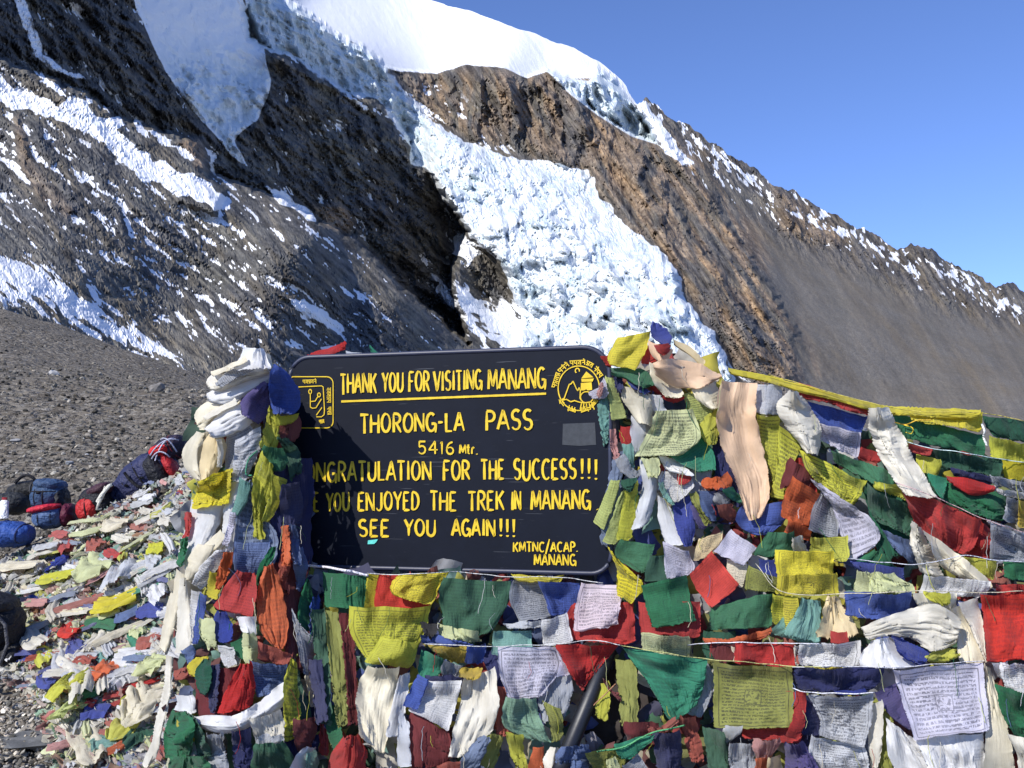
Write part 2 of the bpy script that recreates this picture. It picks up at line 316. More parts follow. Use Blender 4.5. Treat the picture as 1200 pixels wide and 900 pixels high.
ridband = sstep(-6, 6, sdpoly(X, Y0, [(755, 105), (850, 165), (920, 205), (1010, 262), (1200, 330), (1200, 385), (1090, 345), (960, 285), (890, 262), (820, 215), (775, 175)]))
rid = np.maximum.reduce([m('ridge1', 7, 1), m('ridge2', 5, .8), m('ridge3', 5, .8), m('patch3', 8, 1)])
snow = np.maximum(snow, np.maximum(rid * sstep(.12, .3, fbm(a2 / 16, c2 / 6, 4, 140) + .35 * (rid - .6)), ridband * cover(.8 * np.clip(hp, -1.5, 1.5) + fbm(a2 / 12, c2 / 5, 4, 146, .6) + SD['ridge1'] * 0, ridband, .07, .1)))
lowglac = sstep(-6, 6, sdpoly(X, Y0, [(505, 320), (560, 345), (640, 400), (640, 440), (590, 440), (520, 350)]))
snow = np.maximum(snow, lowglac * sstep(-.15, .1, fbm(a1 / 30, c1 / 9, 3, 143)))
rk = sstep(0, 5, sdpoly(X, Y0, [(556, 300), (572, 292), (588, 306), (598, 330), (606, 362), (590, 352), (570, 342), (545, 340), (545, 318)]) + jit)
snow = snow * (1 - rk)
icem = np.clip(np.maximum.reduce([sw, ice * (.55 + .45 * sstep(-.1, .4, fbm(X / 30, Y0 / 30, 3, 150))), hang * sstep(30, 100, Y0) * .8]), 0, 1)
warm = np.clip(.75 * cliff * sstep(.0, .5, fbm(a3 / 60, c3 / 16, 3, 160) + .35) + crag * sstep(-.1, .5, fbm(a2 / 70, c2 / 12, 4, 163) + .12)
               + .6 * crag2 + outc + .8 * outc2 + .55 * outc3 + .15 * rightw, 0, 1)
moss = sstep(.0, .4, fbm(X / 90, Y0 / 60, 3, 170))
screem = np.clip(scree + leftm * sstep(0, 30, sdpoly(X, Y0, [(-700, 240), (0, 240), (90, 300), (160, 350), (250, 390), (330, 420), (330, 700), (-700, 700)])) * .9 + leftm * .35 * sstep(-.05, .3, fbm(a1 / 60, c1 / 20, 3, 173)) * (1 - darkw), 0, 1)
a1s, c1s = rot(X, Y0, 41); a2s, c2s = rot(X, Y0, 55)
strat = leftm * (.5 + .42 * fbm(a1s / 30, c1s / 4, 4, 180, .65)) + rightw * (.5 + .42 * fbm(a2s / 40, c2s / 5, 4, 184, .65))
scree_ = np.clip(scree * 1.1, 0, 1); strat = strat * (1 - .85 * scree_) + (.5 + .10 * fbm(a2s / 120, c2s / 22, 3, 187)) * .85 * scree_
hue = .5 + .5 * fbm(a2s / 90, c2s / 16, 4, 190) * (1 - .6 * scree)
# back of the mountain: rows that fall away behind the skyline
V = P(X, Y0, Z)
backs = []
top = V[0]
for k, (f1, dz) in enumerate([(1.35, -.25), (1.15, -.10), (1.04, -.012)]):
    b_ = top * [f1, f1, 1]; b_[:, 2] = top[:, 2] + dz * np.abs(top[:, 1]) * 1.0; backs.append(b_)
V = np.concatenate([np.stack(backs), V]); pad = lambda a: np.concatenate([np.repeat(a[:1], 3, 0), a])
nr = nrow + 3; nc = len(xs)
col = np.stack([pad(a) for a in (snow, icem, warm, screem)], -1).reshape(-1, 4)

col2 = np.stack([pad(np.clip(a, 0, 1)) for a in (strat, hue, strat)], -1).reshape(-1, 3)
def rock_material():
    mt, n, b = mat_new('mountain_surface')
    at = N(n, 'ShaderNodeAttribute', attribute_name='tint')
    sep = n.nodes.new('ShaderNodeSeparateColor'); n.links.new(at.outputs['Color'], sep.inputs[0])
    geo = n.nodes.new('ShaderNodeNewGeometry'); co = geo.outputs['Position']
    big = noise(n, co, .012, 4); mid = noise(n, co, .09, 5, .6); fine = noise(n, co, .7, 4, .65)
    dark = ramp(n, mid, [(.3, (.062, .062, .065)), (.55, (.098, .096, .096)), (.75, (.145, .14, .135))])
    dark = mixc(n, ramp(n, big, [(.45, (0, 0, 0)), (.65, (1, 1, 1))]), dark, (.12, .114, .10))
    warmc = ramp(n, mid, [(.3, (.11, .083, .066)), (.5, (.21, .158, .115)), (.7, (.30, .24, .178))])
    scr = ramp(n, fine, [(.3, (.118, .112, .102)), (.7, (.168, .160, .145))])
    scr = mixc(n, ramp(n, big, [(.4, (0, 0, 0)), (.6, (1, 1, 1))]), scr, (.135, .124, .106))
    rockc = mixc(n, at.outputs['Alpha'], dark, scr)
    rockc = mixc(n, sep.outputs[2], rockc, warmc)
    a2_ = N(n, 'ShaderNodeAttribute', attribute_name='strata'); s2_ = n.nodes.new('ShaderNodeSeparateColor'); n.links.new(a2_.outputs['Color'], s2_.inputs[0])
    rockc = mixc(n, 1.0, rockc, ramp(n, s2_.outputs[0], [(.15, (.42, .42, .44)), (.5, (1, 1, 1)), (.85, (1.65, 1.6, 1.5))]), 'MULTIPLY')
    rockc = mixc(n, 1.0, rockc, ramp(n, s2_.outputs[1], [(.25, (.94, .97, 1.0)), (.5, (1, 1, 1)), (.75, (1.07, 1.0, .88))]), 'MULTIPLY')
    rockc = mixc(n, 1.0, rockc, ramp(n, fine, [(.3, (.72, .72, .72)), (.7, (1.2, 1.2, 1.2))]), 'MULTIPLY')
    icec = ramp(n, mid, [(.35, (.42, .51, .56)), (.62, (.66, .70, .72))])
    dirt = ramp(n, noise(n, co, .05, 5, .7), [(.52, (0, 0, 0)), (.75, (1, 1, 1))])
    icec = mixc(n, math_(n, 'MULTIPLY', dirt, .35), icec, (.40, .40, .40))
    snowc = mixc(n, sep.outputs[1], (.78, .79, .81), icec)
    thr = math_(n, 'ADD', sep.outputs[0], math_(n, 'MULTIPLY', math_(n, 'SUBTRACT', fine, .5), .55))
    thr = ramp(n, thr, [(.36, (0, 0, 0)), (.66, (1, 1, 1))])
    fin = mixc(n, thr, rockc, snowc)
    n.links.new(fin, b.inputs['Base Color'])
    rr = n.nodes.new('ShaderNodeMapRange'); n.links.new(thr, rr.inputs[0]); rr.inputs[3].default_value = .92; rr.inputs[4].default_value = .6
    n.links.new(rr.outputs[0], b.inputs['Roughness']); b.inputs['Specular IOR Level'].default_value = .15
    h = math_(n, 'MULTIPLY', math_(n, 'ADD', mid, math_(n, 'MULTIPLY', fine, .35)), math_(n, 'SUBTRACT', 1.15, thr))
    bump(n, h, .5, 2.5, b)
    return mt
M_ROCK = rock_material()
faces = grid_faces(nr, nc)
Vf = V.reshape(-1, 3)
icev = pad(ice).reshape(-1) > .5
isice = icev[faces].all(1)
def submesh(name, sel):
    f = faces[sel]; used = np.unique(f); remap = np.zeros(len(Vf), np.int64); remap[used] = np.arange(len(used))
    o = mesh_np(name, Vf[used], remap[f], [M_ROCK], False, col=col[used])
    a = o.data.color_attributes.new('strata', 'FLOAT_COLOR', 'POINT'); c4 = np.ones((len(used), 4), np.float32); c4[:, :3] = col2[used]; a.data.foreach_set('color', c4.ravel())
    return o
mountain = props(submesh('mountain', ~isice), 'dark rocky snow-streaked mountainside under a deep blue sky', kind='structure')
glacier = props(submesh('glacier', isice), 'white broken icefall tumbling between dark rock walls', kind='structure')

# ============================================================ THE GROUND
CREST = [(-700, 700), (-200, 690), (0, 652), (60, 632), (100, 612), (160, 590), (215, 556), (300, 560), (500, 590), (800, 640), (1900, 680)]
HILL = [(-700, 250), (-350, 305), (0, 358), (60, 377), (120, 400), (180, 421), (240, 444), (330, 478), (500, 528), (700, 560), (1200, 596), (1900, 620)]
def ground_z(x, y, detail=True):
    x = np.asarray(x, float); y = np.asarray(y, float)
    yy = np.maximum(y, 2.5)
    c = 600 + F * x / yy
    cr = np.interp(c, *zip(*CREST)); hl = np.interp(c, *zip(*HILL))
    zc = CAMZ + 8 * (562 - cr) / F
    zh = CAMZ + 70 * (562 - hl) / F
    d = yy
    t1 = np.clip((d - 4.9) / 3.1, 0, 1)
    z = zc * (t1 * .75 + .25 * t1 * t1 * (3 - 2 * t1))
    z = np.where(d > 8, zc - .22 * sstep(8, 9.3, d), z)
    z = np.where(d > 9.3, (zc - .22) + (zh - zc + .22) * ((np.clip(d, 9.3, 70) - 9.3) / 60.7) ** 1.05, z)
    z = np.where(d > 70, zh + (-26 - zh) * sstep(70, 170, d), z)
    if detail:
        z = z + sstep(9.5, 13, d) * (1 - sstep(70, 120, d)) * (.10 * fbm(x / 2.2, y / 2.2, 4, 200) + .5 * fbm(x / 14, y / 14, 2, 205))
        z = z + sstep(4.5, 5.5, d) * (1 - sstep(8.5, 10, d)) * .07 * fbm(x / .5, y / .5, 4, 210)
        z = z + .02 * fbm(x / .4, y / .4, 3, 214)
    return z
ang = np.concatenate([np.linspace(-180, -42, 50)[:-1], np.linspace(-42, 42, 420), np.linspace(42, 180, 50)[1:]])
ang = np.radians(ang)
rad = np.concatenate([[0.001, .6, 1.2, 2, 3], np.geomspace(3.6, 12, 130), np.geomspace(12.3, 90, 130), np.geomspace(95, 9000, 40)])
A2, R2 = np.meshgrid(ang, rad); GX = R2 * np.sin(A2); GY = R2 * np.cos(A2)
GZ = ground_z(GX, GY)

def gravel_material():
    mt, n, b = mat_new('gravel')
    geo = n.nodes.new('ShaderNodeNewGeometry'); co = geo.outputs['Position']
    v1 = n.nodes.new('ShaderNodeTexVoronoi'); v1.inputs['Scale'].default_value = 9; n.links.new(co, v1.inputs['Vector'])
    v2 = n.nodes.new('ShaderNodeTexVoronoi'); v2.inputs['Scale'].default_value = 3.3; n.links.new(co, v2.inputs['Vector'])
    v3 = n.nodes.new('ShaderNodeTexVoronoi'); v3.inputs['Scale'].default_value = 30; n.links.new(co, v3.inputs['Vector'])
    g1 = n.nodes.new('ShaderNodeSeparateColor'); n.links.new(v1.outputs['Color'], g1.inputs[0])
    g2 = n.nodes.new('ShaderNodeSeparateColor'); n.links.new(v2.outputs['Color'], g2.inputs[0])
    base = ramp(n, noise(n, co, .35, 4), [(.35, (.15, .125, .088)), (.65, (.235, .20, .148))])
    c1 = ramp(n, g1.outputs[0], [(0, (.05, .045, .04)), (.4, (.13, .115, .095)), (.8, (.21, .195, .17)), (1, (.36, .35, .33))])
    c2 = ramp(n, g2.outputs[1], [(0, (.055, .05, .045)), (.5, (.14, .12, .10)), (1, (.27, .25, .22))])
    cc = mixc(n, .6, base, c1); cc = mixc(n, .3, cc, c2)
    n.links.new(cc, b.inputs['Base Color']); b.inputs['Roughness'].default_value = .95; b.inputs['Specular IOR Level'].default_value = .1
    h = math_(n, 'ADD', math_(n, 'MULTIPLY', v1.outputs['Distance'], -.6), math_(n, 'MULTIPLY', v2.outputs['Distance'], -1.3))
    h = math_(n, 'ADD', h, math_(n, 'MULTIPLY', v3.outputs['Distance'], -.25))
    h = math_(n, 'ADD', h, noise(n, co, 5, 5))
    bump(n, h, 1.0, .09, b)
    return mt
M_GRAVEL = gravel_material()
gv = np.stack([GX, GY, GZ], -1).reshape(-1, 3)
props(mesh_np('ground', gv, grid_faces(len(rad), len(ang))[:, ::-1], [M_GRAVEL], True), 'stony brown-grey moraine ground rising to a gravel slope at the left', kind='structure')

def ground_hit(px, py):
    """where the sight line through (px,py) meets the ground"""
    px = np.atleast_1d(np.asarray(px, float)); py = np.atleast_1d(np.asarray(py, float))
    best = np.full(px.shape, np.nan)
    for Y in np.concatenate([np.arange(3, 9.6, .03), np.geomspace(9.6, 90, 260)]):
        p = P(px, py, Y); hit = (p[:, 2] <= ground_z(p[:, 0], p[:, 1], False)) & np.isnan(best); best[hit] = Y
        if not np.isnan(best).any(): break
    best = np.where(np.isnan(best), 60, best)
    p = P(px, py, best); p[:, 2] = ground_z(p[:, 0], p[:, 1]); return p

# ---- stones
def ico(sub):
    bm = bmesh.new(); bmesh.ops.create_icosphere(bm, subdivisions=sub, radius=1)
    v = np.array([x.co[:] for x in bm.verts]); f = np.array([[x.index for x in fc.verts] for fc in bm.faces]); bm.free(); return v, f
IV1, IF1 = ico(1); IV2, IF2 = ico(2)
def stone_shape(V, seed, flat=.6):
    r = np.random.default_rng(seed)
    v = V * (1 + .0 * V[:, :1])
    for k in range(9):                                            # cleave with random planes
        d = r.normal(size=3); d /= np.linalg.norm(d); t = r.uniform(.45, .85)
        q = v @ d; v = v - np.maximum(q - t, 0)[:, None] * d
    return v * [1, r.uniform(.6, .95), flat * r.uniform(.7, 1.2)]
SHAPES = [stone_shape(IV1, 300 + k) for k in range(14)]
def rotz(a): 
    c, s = np.cos(a), np.sin(a); z = np.zeros_like(a); o = np.ones_like(a)
    return np.stack([np.stack([c, -s, z], -1), np.stack([s, c, z], -1), np.stack([z, z, o], -1)], -2)
def stone_field(name, label, px, py, size, tint):
    pos = ground_hit(px, py); n = len(pos); dist = pos[:, 1]
    s = size * dist / F
    R = rotz(RNG.random(n) * 6.28); idx = RNG.integers(0, 14, n)
    vs = np.empty((n, len(IV1), 3))
    tl = RNG.normal(0, .35, (n, 2))
    for k in range(14):
        q = idx == k; vs[q] = np.einsum('nij,vj->nvi', R[q], SHAPES[k])
    vs[:, :, 2] += tl[:, :1] * vs[:, :, 0] + tl[:, 1:] * vs[:, :, 1]
    vs = vs * s[:, None, None] + pos[:, None, :] + np.array([0, 0, 1])[None, None] * (s * .25)[:, None, None]
    fs = (IF1[None] + (np.arange(n) * len(IV1))[:, None, None]).reshape(-1, 3)
    colr = np.repeat(tint, len(IV1), 0)
    return props(mesh_np(name, vs.reshape(-1, 3), fs, [M_STONE], False, col=colr), label, 'stones', kind='stuff')
def stone_material():
    mt, n, b = mat_new('stone')
    at = N(n, 'ShaderNodeAttribute', attribute_name='tint')
    oi = n.nodes.new('ShaderNodeObjectInfo')
    tc = n.nodes.new('ShaderNodeNewGeometry'); co = tc.outputs['Position']
    k = ramp(n, noise(n, co, 14, 5, .65), [(.3, (.55, .55, .55)), (.7, (1.25, 1.22, 1.18))])
    cc = mixc(n, 1.0, mixc(n, 1.0, at.outputs['Color'], oi.outputs['Color'], 'MULTIPLY'), k, 'MULTIPLY')
    n.links.new(cc, b.inputs['Base Color']); b.inputs['Roughness'].default_value = .9; b.inputs['Specular IOR Level'].default_value = .2
    bump(n, noise(n, co, 60, 4, .7), .5, .006, b)
    return mt
M_STONE = stone_material()
def stone_tint(n):
    g = RNG.choice([.07, .12, .19, .28, .42], n, p=[.24, .28, .26, .15, .07]); w_ = RNG.uniform(.8, .98, n)
    return np.stack([g, g * (.5 + .5 * w_) * .97, g * w_ * .86], -1)
# gravel slope: many small stones, dense below and finer above
n = 19000
px = RNG.uniform(-160, 420, n); t = RNG.random(n) ** .8
hy = np.interp(px, *zip(*HILL)); by = np.interp(px, *zip(*CREST))
py = hy + 4 + t * (by + 12 - hy)
size = (1.1 + 2.6 * RNG.random(n) ** 4 * 2) * (.45 + .75 * t)
stone_field('gravel_stones', 'loose brown and grey stones scattered over the gravel slope', px, py, size, stone_tint(n))
# grey rubble in the lower left corner and along the front edge of the heap
n = 5200
px = RNG.uniform(-160, 120, n); py = RNG.uniform(745, 1040, n)
keep = px < 8 + (py - 745) * .62 + RNG.normal(0, 12, n)
px, py = px[keep], py[keep]; n = len(px)
tn_ = stone_tint(n) * 1.9; tn_[:, 2] *= 1.05
stone_field('rubble_stones', 'small grey broken stones covering the lower left corner', px, py, 2.2 + 4.5 * RNG.random(n) ** 3, tn_)
n = 2600
px = RNG.uniform(-30, 215, n); py = RNG.uniform(600, 905, n); keep = (py > np.interp(px, *zip(*CREST)) + 3) & (px < 190 - (py - 600) * .15)
px, py = px[keep], py[keep]; n = len(px); tn_ = stone_tint(n) * 1.8
hs = stone_field('heap_stones', 'small grey stones lying among the rags of the heap', px, py, 2.0 + 3.5 * RNG.random(n) ** 2, tn_); hs.location.z = .05
# single stones one can pick out
def single_stone(px, py, wpx, flat, colr, label, group=None, seed=0, ang=0., big=True):
    pos = ground_hit(px, py)[0]; s = wpx * .5 * pos[1] / F
    v = stone_shape(IV2, seed, flat); v = v + .05 * RNG.normal(size=v.shape)
    v = v @ np.array([[math.cos(ang), math.sin(ang), 0], [-math.sin(ang), math.cos(ang), 0], [0, 0, 1]]) * s
    o = mesh_np('stone', v, IF2, [M_STONE], False, col=np.ones((len(v), 3)))
    o.location = tuple(pos + [0, 0, s * flat * .35]); o.color = (*colr, 1)
    return props(o, label, 'stone', group)
single_stone(32, 862, 118, .16, (.13, .135, .14), 'large flat dark grey slab at the bottom left edge of the rag heap', seed=1, ang=.1)
single_stone(14, 884, 50, .25, (.42, .39, .33), 'pale cream elongated stone just below the large dark slab', seed=2, ang=.3)
single_stone(64, 441, 15, .6, (.40, .40, .40), 'pale grey stone alone on the upper gravel slope', seed=3)
single_stone(180, 481, 24, .7, (.20, .19, .18), 'grey boulder on the gravel slope left of the scarf column', seed=4)
single_stone(82, 532, 13, .6, (.25, .27, .30), 'bluish grey stone on the gravel between the two heaps of bags', seed=5)
single_stone(18, 508, 14, .6, (.34, .34, .34), 'light grey stone on the gravel above the black duffel bag', seed=6)
single_stone(102, 519, 6, .4, (.75, .75, .74), 'tiny white chip of stone on the brown gravel', seed=7)
single_stone(104, 505, 11, .6, (.24, .22, .19), 'brown stone on the gravel above the tiny white chip', seed=8)
k = 0
for gi in range(150):
    qx = random.uniform(-10, 115); qy = random.uniform(765, 905)
    if qx > (qy - 745) * .62 + 8 or (qx < 92 and 846 < qy < 890): continue
    g = random.uniform(.16, .42)
    single_stone(qx, qy, random.uniform(9, 17), .55, (g, g * .99, g * .95), 'grey angular stone among the loose rubble in the lower left corner', 'loose grey stones in the lower left corner', seed=400 + gi, ang=random.random() * 6)
for gi in range(46):
    qx = random.uniform(0, 150); qy = np.interp(qx, *zip(*CREST)) + random.uniform(2, 60 - qx * .25)
    g = random.uniform(.22, .42)
    single_stone(qx, qy, random.uniform(8, 15), .55, (g, g * .98, g * .92), 'pale grey stone on the crest of the rag heap by the bags', 'pale stones along the crest of the rag heap', seed=600 + gi, ang=random.random() * 6)

# ============================================================ BAGS
def bag_material(name, rough=.6, nscale=45):
    mt, n, b = mat_new(name)
    oi = n.nodes.new('ShaderNodeObjectInfo'); tc = n.nodes.new('ShaderNodeTexCoord')
    k = ramp(n, noise(n, tc.outputs['Object'], 9, 5, .6), [(.3, (.7, .7, .7)), (.7, (1.2, 1.2, 1.2))])
    n.links.new(mixc(n, 1, oi.outputs['Color'], k, 'MULTIPLY'), b.inputs['Base Color'])
    b.inputs['Roughness'].default_value = rough; b.inputs['Specular IOR Level'].default_value = .3
    h = math_(n, 'ADD', noise(n, tc.outputs['Object'], 7, 4, .5, .6), math_(n, 'MULTIPLY', noise(n, tc.outputs['Object'], nscale, 2), .15))
    bump(n, h, .9, .08, b); return mt
M_BAG = bag_material('bag_nylon')
def super_blob(nu=36, nv=20, ex=.8, seed=0, wr=.05):
    u = np.linspace(0, 2 * np.pi, nu, endpoint=False); v = np.linspace(-np.pi / 2, np.pi / 2, nv)
    U, W = np.meshgrid(u, v)
    sg = lambda a: np.sign(a) * np.abs(a) ** ex
    x = sg(np.cos(W)) * sg(np.cos(U)); y = sg(np.cos(W)) * sg(np.sin(U)); z = sg(np.sin(W))
    k = 1 + wr * ridged(U * 1.2 + 9 * seed, W * 3, 3, 700 + seed) - wr * np.abs(np.sin(W * 5)) * .3
    p = np.stack([x * k, y * k, z * k], -1).reshape(-1, 3)
    r_ = np.arange(nv - 1)[:, None] * nu; c = np.arange(nu)[None]
    f = np.stack([r_ + c, r_ + (c + 1) % nu, r_ + nu + (c + 1) % nu, r_ + nu + c], -1).reshape(-1, 4)
    return p, f
def blob(name, parent, at, half, rotdeg, colr, seed=0, ex=.82, wr=.11, mat=None):
    """at: local position, half: half sizes, rotdeg: (x,y,z) degrees"""
    p, f = super_blob(seed=seed, ex=ex, wr=wr)
    o = mesh_np(name, p * half, f, [mat or M_BAG], True, parent=parent)
    o.location = at; o.rotation_euler = [math.radians(a) for a in rotdeg]; o.color = (*colr, 1); return o
def tube_mesh(name, pts, rad_, mat, parent=None, seg=6, colr=(1, 1, 1)):
    pts = np.asarray(pts, float); n_ = len(pts)
    rad_ = np.broadcast_to(np.asarray(rad_, float), (n_,))
    tan = np.gradient(pts, axis=0); tan /= np.linalg.norm(tan, axis=1)[:, None] + 1e-9
    ref = np.where(np.abs(tan[:, 2:3]) > .9, [[1., 0, 0]], [[0, 0, 1.]])
    a = np.cross(tan, ref); a /= np.linalg.norm(a, axis=1)[:, None]; b = np.cross(tan, a)
    th = np.linspace(0, 2 * np.pi, seg, endpoint=False)
    v = pts[:, None] + rad_[:, None, None] * (np.cos(th)[None, :, None] * a[:, None] + np.sin(th)[None, :, None] * b[:, None])
    r_ = np.arange(n_ - 1)[:, None] * seg; c = np.arange(seg)[None]
    f = np.stack([r_ + c, r_ + (c + 1) % seg, r_ + seg + (c + 1) % seg, r_ + seg + c], -1).reshape(-1, 4)
    vv_ = v.reshape(-1, 3); nn = len(vv_)
    caps = []
    for base, ctr in ((0, pts[0]), ((n_ - 1) * seg, pts[-1])):
        vv_ = np.concatenate([vv_, ctr[None]]); ci = len(vv_) - 1
        caps += [[base + j, base + (j + 1) % seg, ci, ci] for j in range(seg)]
    # caps as triangles in a quad array would be degenerate: build triangles throughout
    tri = np.concatenate([f[:, [0, 1, 2]], f[:, [0, 2, 3]], np.array(caps)[:, :3]])
    o = mesh_np(name, vv_, tri, [mat], True, parent=parent); o.color = (*colr, 1); return o
M_CORD = bag_material('cord', .85, 90)
def thing_at(name, px, py, Y, label, cat, group=None):
    t = empty(name, tuple(P(px, py, Y))); props(t, label, cat, group); return t
U_ = 8.0 / F                                                      # metres per photo pixel at the bags
def arc(a, b, up, n_=9):
    t_ = np.linspace(0, 1, n_)[:, None]; a = np.array(a); b = np.array(b)
    return a + (b - a) * t_ + np.array(up) * (4 * t_ * (1 - t_))
BK = (.012, .012, .016)
t = thing_at('duffel_bag', 172, 560, 8.15, 'navy rucksack with a red lid leaning on the heap beside the scarf column', 'rucksack')
blob('body', t, (0, 0, 0), (40 * U_, .17, 24 * U_), (0, -38, 0), (.022, .026, .075), 1)
blob('lower_body', t, (-22 * U_, .02, -20 * U_), (24 * U_, .16, 20 * U_), (0, -30, 0), (.025, .03, .08), 2)
blob('side_pocket', t, (18 * U_, -.05, 4 * U_), (12 * U_, .15, 26 * U_), (0, -32, 0), BK, 3)
l_ = blob('lid', t, (27 * U_, 0, 34 * U_), (21 * U_, .15, 14 * U_), (0, -28, 0), (.02, .014, .03), 4)
blob('red_panel', t, (20 * U_, -.08, 32 * U_), (13 * U_, .1, 7 * U_), (0, -14, 0), (.55, .02, .02), 5)
blob('side_panel', t, (32 * U_, -.07, 14 * U_), (6 * U_, .11, 17 * U_), (0, -30, 0), (.35, .015, .02), 6)
for j, (a, b_) in enumerate([((12, 26), (44, 44)), ((18, 20), (38, 46)), ((24, 44), (42, 30)), ((14, 22), (34, 24))]):
    tube_mesh('cord', arc((a[0] * U_, -.17, a[1] * U_), (b_[0] * U_, -.15, b_[1] * U_), (0, -.03, .05)), .006, M_CORD, t, colr=(.45, .45, .55))
tube_mesh('strap', arc((-16 * U_, -.19, 6 * U_), (14 * U_, -.19, -14 * U_), (0, -.02, -.03)), .012, M_CORD, t, colr=BK)
t = thing_at('rucksack', 112, 590, 7.95, 'small red and black rucksack with a hanging white strap on the heap crest', 'rucksack')
blob('body', t, (0, 0, 0), (17 * U_, .11, 18 * U_), (0, -20, 0), BK, 7)
blob('red_pocket', t, (-5 * U_, -.07, -6 * U_), (12 * U_, .07, 12 * U_), (0, -10, 0), (.42, .02, .02), 8)
blob('lid', t, (4 * U_, 0, 15 * U_), (15 * U_, .1, 7 * U_), (0, -25, 0), (.05, .02, .03), 9)
tube_mesh('strap', [(10 * U_, -.13, 2 * U_), (15 * U_, -.14, 10 * U_), (22 * U_, -.13, 20 * U_), (25 * U_, -.12, 22 * U_)], .016, M_CORD, t, colr=(.62, .60, .52))
tube_mesh('strap', [(18 * U_, -.12, 20 * U_), (16 * U_, -.13, 10 * U_), (12 * U_, -.14, 0 * U_), (10 * U_, -.14, -6 * U_), (15 * U_, -.13, -6 * U_)], .012, M_CORD, t, colr=(.62, .60, .52))
t = thing_at('duffel_bag', 32, 576, 8.35, 'black duffel bag lying at the back of the bag heap', 'duffel bag')
blob('body', t, (-2 * U_, .1, 0), (27 * U_, .16, 13 * U_), (0, -8, 0), (.016, .016, .016), 10)
blob('end_pocket', t, (-8 * U_, -.12, -14 * U_), (18 * U_, .14, 13 * U_), (0, 5, 0), (.03, .032, .034), 11)
tube_mesh('handle', arc((-14 * U_, -.02, 10 * U_), (12 * U_, -.02, 12 * U_), (0, 0, .06)), .013, M_CORD, t, colr=BK)
t = thing_at('rucksack', 58, 582, 8.15, 'slate blue rounded rucksack standing next to the black duffel bag', 'rucksack')
blob('body', t, (0, 0, 0), (19 * U_, .15, 18 * U_), (0, 0, 0), (.035, .07, .14), 12)
blob('lid', t, (1 * U_, 0, 14 * U_), (17 * U_, .14, 7 * U_), (0, 6, 0), (.04, .075, .15), 13)
blob('side_pocket', t, (15 * U_, 0, -6 * U_), (6 * U_, .12, 16 * U_), (0, 0, 0), BK, 14)
t = thing_at('duffel_bag', 58, 606, 8.0, 'blue grey bag with a red top edge in front of the slate rucksack', 'bag')
blob('body', t, (0, 0, 0), (17 * U_, .13, 13 * U_), (0, -4, 0), (.07, .12, .24), 15)
blob('top_edge', t, (-4 * U_, -.03, 10 * U_), (18 * U_, .12, 4.5 * U_), (0, -9, 0), (.5, .02, .04), 16)
blob('end_panel', t, (19 * U_, .05, 2 * U_), (8 * U_, .12, 13 * U_), (0, 0, 0), (.09, .01, .03), 17)
t = thing_at('duffel_bag', 12, 626, 7.75, 'bright blue sack slumped at the left end of the bag heap', 'sack')
blob('body', t, (0, 0, 0), (25 * U_, .16, 14 * U_), (0, 4, 0), (.025, .07, .27), 18, wr=.1)
blob('neck', t, (17 * U_, -.05, 1 * U_), (11 * U_, .12, 10 * U_), (0, 10, 0), (.025, .07, .27), 19, wr=.1)
t = thing_at('water_bottle', 5, 594, 7.9, 'white bottle standing upright between the black duffel and blue sack', 'bottle')
tube_mesh('body', [(0, 0, -13 * U_), (0, 0, 6 * U_), (0, 0, 8 * U_)], [.034, .034, .018], M_CORD, t, 14, (.8, .8, .8))
tube_mesh('cap', [(0, 0, 8 * U_), (0, 0, 11 * U_)], .02, M_CORD, t, 12, (.25, .02, .03))
def ring(parent, at, half, rotdeg, s, r_=.006, colr=BK, axis=0):
    """a compression strap round a bag body at position s (-1..1) of its long axis"""
    k_ = math.sqrt(max(.05, 1 - abs(s) ** 2.4)) * 1.06; th = np.linspace(0, 2 * np.pi, 25)
    q_ = np.stack([np.full(25, s * half[0]), np.cos(th) * half[1] * k_, np.sin(th) * half[2] * k_], -1)
    if axis == 2: q_ = np.stack([np.cos(th) * half[0] * k_, np.sin(th) * half[1] * k_, np.full(25, s * half[2])], -1)
    a = math.radians(rotdeg); R_ = np.array([[math.cos(a), 0, math.sin(a)], [0, 1, 0], [-math.sin(a), 0, math.cos(a)]])
    tube_mesh('strap', q_ @ R_.T + np.array(at), r_, M_CORD, parent, 5, colr)
def buckle(parent, at, s=.014, colr=(.03, .03, .03)):
    b = tube_mesh('buckle', [np.array(at) - [s, 0, 0], np.array(at) + [s, 0, 0]], s * .7, M_CORD, parent, 4, colr)
_bags = {o['label']: o for o in C.objects if 'label' in o and o.get('category') in ('rucksack', 'duffel bag', 'bag', 'sack')}
_b = _bags['navy rucksack with a red lid leaning on the heap beside the scarf column']
for s in (-.5, 0, .5): ring(_b, (0, 0, 0), (40 * U_, .17, 24 * U_), -38, s)
buckle(_b, (4 * U_, -.185, 0)); buckle(_b, (-14 * U_, -.18, -9 * U_)); ring(_b, (27 * U_, 0, 34 * U_), (21 * U_, .15, 14 * U_), -28, .3, .005, (.25, .02, .02))
_b = _bags['slate blue rounded rucksack standing next to the black duffel bag']
for s in (-.45, .1): ring(_b, (0, 0, 0), (19 * U_, .15, 18 * U_), 0, s, .006, BK, 0)
ring(_b, (0, 0, 0), (19 * U_, .15, 18 * U_), 0, .35, .006, BK, 2); buckle(_b, (-3 * U_, -.16, 5 * U_))
_b = _bags['black duffel bag lying at the back of the bag heap']
for s in (-.4, .35): ring(_b, (-2 * U_, .1, 0), (27 * U_, .16, 13 * U_), -8, s, .008, (.05, .05, .055))
_b = _bags['blue grey bag with a red top edge in front of the slate rucksack']
for s in (-.3, .5): ring(_b, (0, 0, 0), (17 * U_, .13, 13 * U_), -4, s, .006, (.03, .04, .07))
